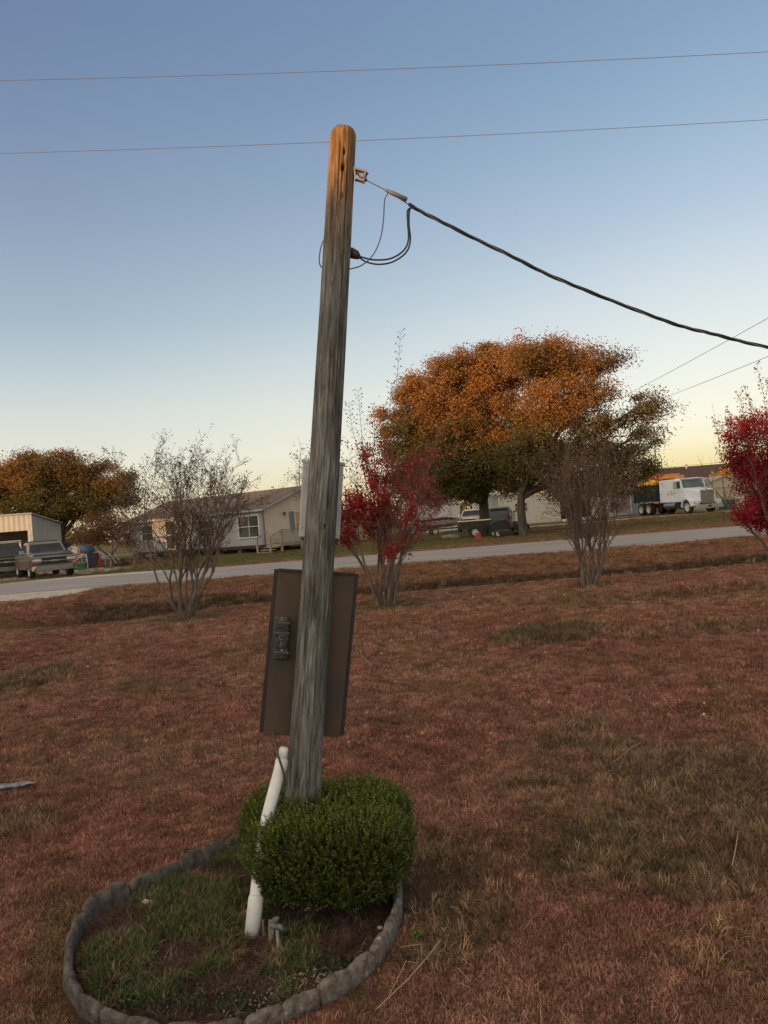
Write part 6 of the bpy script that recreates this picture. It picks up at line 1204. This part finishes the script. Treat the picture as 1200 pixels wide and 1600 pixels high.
m = MB(); g_ = GD(148, 44.2); m.beam(g_ + Vector((.02, 0, 0)), g_ + Vector((.24, .1, .75)), .05, .05); m.beam(g_ + Vector((.2, 0, 0)), g_ + Vector((.26, .1, .75)), .05, .05); m.box(g_ + Vector((.24, .1, .5)), (.2, .12, .04)); tag(m.build('red_stand', redp, None), 'red folded metal stand leaning by the refuse bin', 'stand')
gb = empty('green_planter', GD(118, 43.6), .1, 'long green plastic planter trough on the grass right of the silver pickup', 'planter'); grp = mat('green_plastic', (.04, .17, .09), (.03, .11, .06), rough=.5); m = MB(); m.box((0, 0, .16), (.95, .4, .30), taper=(1.06, 1.1)); m.build('trough', grp, gb, bevel=.015); m = MB(); m.box((0, 0, .32), (1.04, .48, .035)); m.build('rim', grp, gb)
def bicycle(loc, yaw, label, fm):
    root = empty('bicycle', loc, yaw, label, 'bicycle')
    for x in (-.5, .5):
        m = MB(); m.tube([(x + math.cos(a) * .3, 0, .32 + math.sin(a) * .3) for a in np.linspace(0, 6.283, 22)], .018, 6, cap=False); wo = m.build('wheel', tyrem, root); m = MB()
        for k in range(8): m.tube([(x, 0, .32), (x + math.cos(k * .785) * .29, 0, .32 + math.sin(k * .785) * .29)], .004, 3)
        m.build('spokes', chrome, wo)
    m = MB(); s_, b_, h_ = Vector((-.18, 0, .78)), Vector((-.05, 0, .30)), Vector((.38, 0, .74))
    for a, b in ((s_, b_), (s_, h_), (b_, h_), (b_, Vector((-.5, 0, .32))), (s_, Vector((-.5, 0, .32))), (h_, Vector((.5, 0, .32))), (h_, Vector((.35, 0, .92)))): m.tube([a, b], .024, 6)
    m.build('frame', fm, root); m = MB(); m.tube([(.35, -.26, .94), (.35, .26, .94)], .02, 6); m.build('handlebar', chrome, root); m = MB(); m.box((-.2, 0, .84), (.24, .12, .05)); m.build('saddle', blkp, root, bevel=.01)
bicycle(GD(113, 44.8), .25, 'white framed bicycle standing behind the green planter', whp)
bicycle(GD(123, 45.3), -.5, 'pinkish framed bicycle leaning beside the white one', mat('pink_frame', (.45, .30, .30)))
ty = empty('garden_table', GD(190, 44), .1, 'weathered low garden table right of the brown shrub', 'table'); m = MB()
for i in range(5): m.box((0, -.3 + i * .15, .62), (1.6, .13, .04))
m.build('table_top', deckw, ty)
for x in (-.65, .65):
    m = MB(); m.beam((x, -.32, 0), (x, .25, .6), .06, .06); m.beam((x, .32, 0), (x, -.25, .6), .06, .06); m.build('trestle', deckw, ty)
mw = empty('push_mower', GD(188, 43.2), -.5, 'black push mower under the weathered garden table', 'mower'); m = MB(); m.box((0, 0, .2), (.55, .45, .16), taper=(.8, .8)); m.build('deck', blkp, mw, bevel=.03); m = MB(); m.tube([(0, 0, .28), (0, 0, .42)], .13, 10); m.build('engine', under_m, mw)
m = MB(); m.tube([(-.25, -.18, .2), (-.8, -.18, .8), (-.8, .18, .8), (-.25, .18, .2)], .015, 6); m.build('handle', chrome, mw)
for x in (-.24, .24):
    for s in (-1, 1): wheel(mw, x, s * .25, .09, .05, blkp)
for i, (px, d, h_, lb, mm_) in enumerate(((157, 46, .9, 'pale plastic garden chair among the brown shrub stems', whitep), (168, 46.4, .95, 'second pale garden chair, nearer the garden table', whitep))):
    g_ = GD(px, d); rt_ = empty('garden_chair', g_, .4 + i, lb, 'chair'); m = MB(); m.box((0, 0, .42), (.42, .42, .04)); m.build('seat', mm_, rt_); m = MB(); m.box((0, .2, .68), (.42, .04, .46), (-.15, 0, 0)); m.build('backrest', mm_, rt_)
    for x in (-.18, .18):
        for y in (-.18, .18): m = MB(); m.box((x, y, .2), (.04, .04, .4)); m.build('leg', mm_, rt_)
teal = mat('teal_plastic', (.03, .13, .12), (.02, .09, .085), rough=.5)
for px, d, lb in ((1134, 67.5, 'dark teal barrel beside the dump truck bumper'), (1142, 68.2, 'dark teal barrel farther right before the tan shed'), (1127, 68.8, 'dark teal barrel half behind the dump truck headlight')):
    g_ = GD(px, d); m = MB(); m.lathe([(.26, 0), (.30, .05), (.31, .3), (.30, .33), (.31, .36), (.31, .6), (.30, .63), (.30, .82), (.27, .86), (.02, .87)], g_, axis='z', n=18); tag(m.build('plastic_barrel', teal, None), lb, 'barrel')
crown_tree('flower_bush', GD(1149, 66), .03, .35, [LB(1148, 784, 7, 6, 66)], 30, 40, .1, .16, lambda LP, CP, rep, r: np.where(r.uniform(size=(len(LP), 1)) < .12, np.array([[.6, .6, .58]]), np.array([[.03, .045, .02]]) * r.uniform(.6, 1.4, (len(LP), 1))), 'small dark bush with white flowers in front of the tan shed', 79, cat='shrub')
m = MB(); g_ = GD(1131, 66.5); m.tube([g_, g_ + Vector((0, 0, 2.75))], .035, 8); tag(m.build('metal_pole', mat('pole_dark', (.06, .05, .045)), None), 'thin dark pole standing upright before the tan shed doors', 'pole')
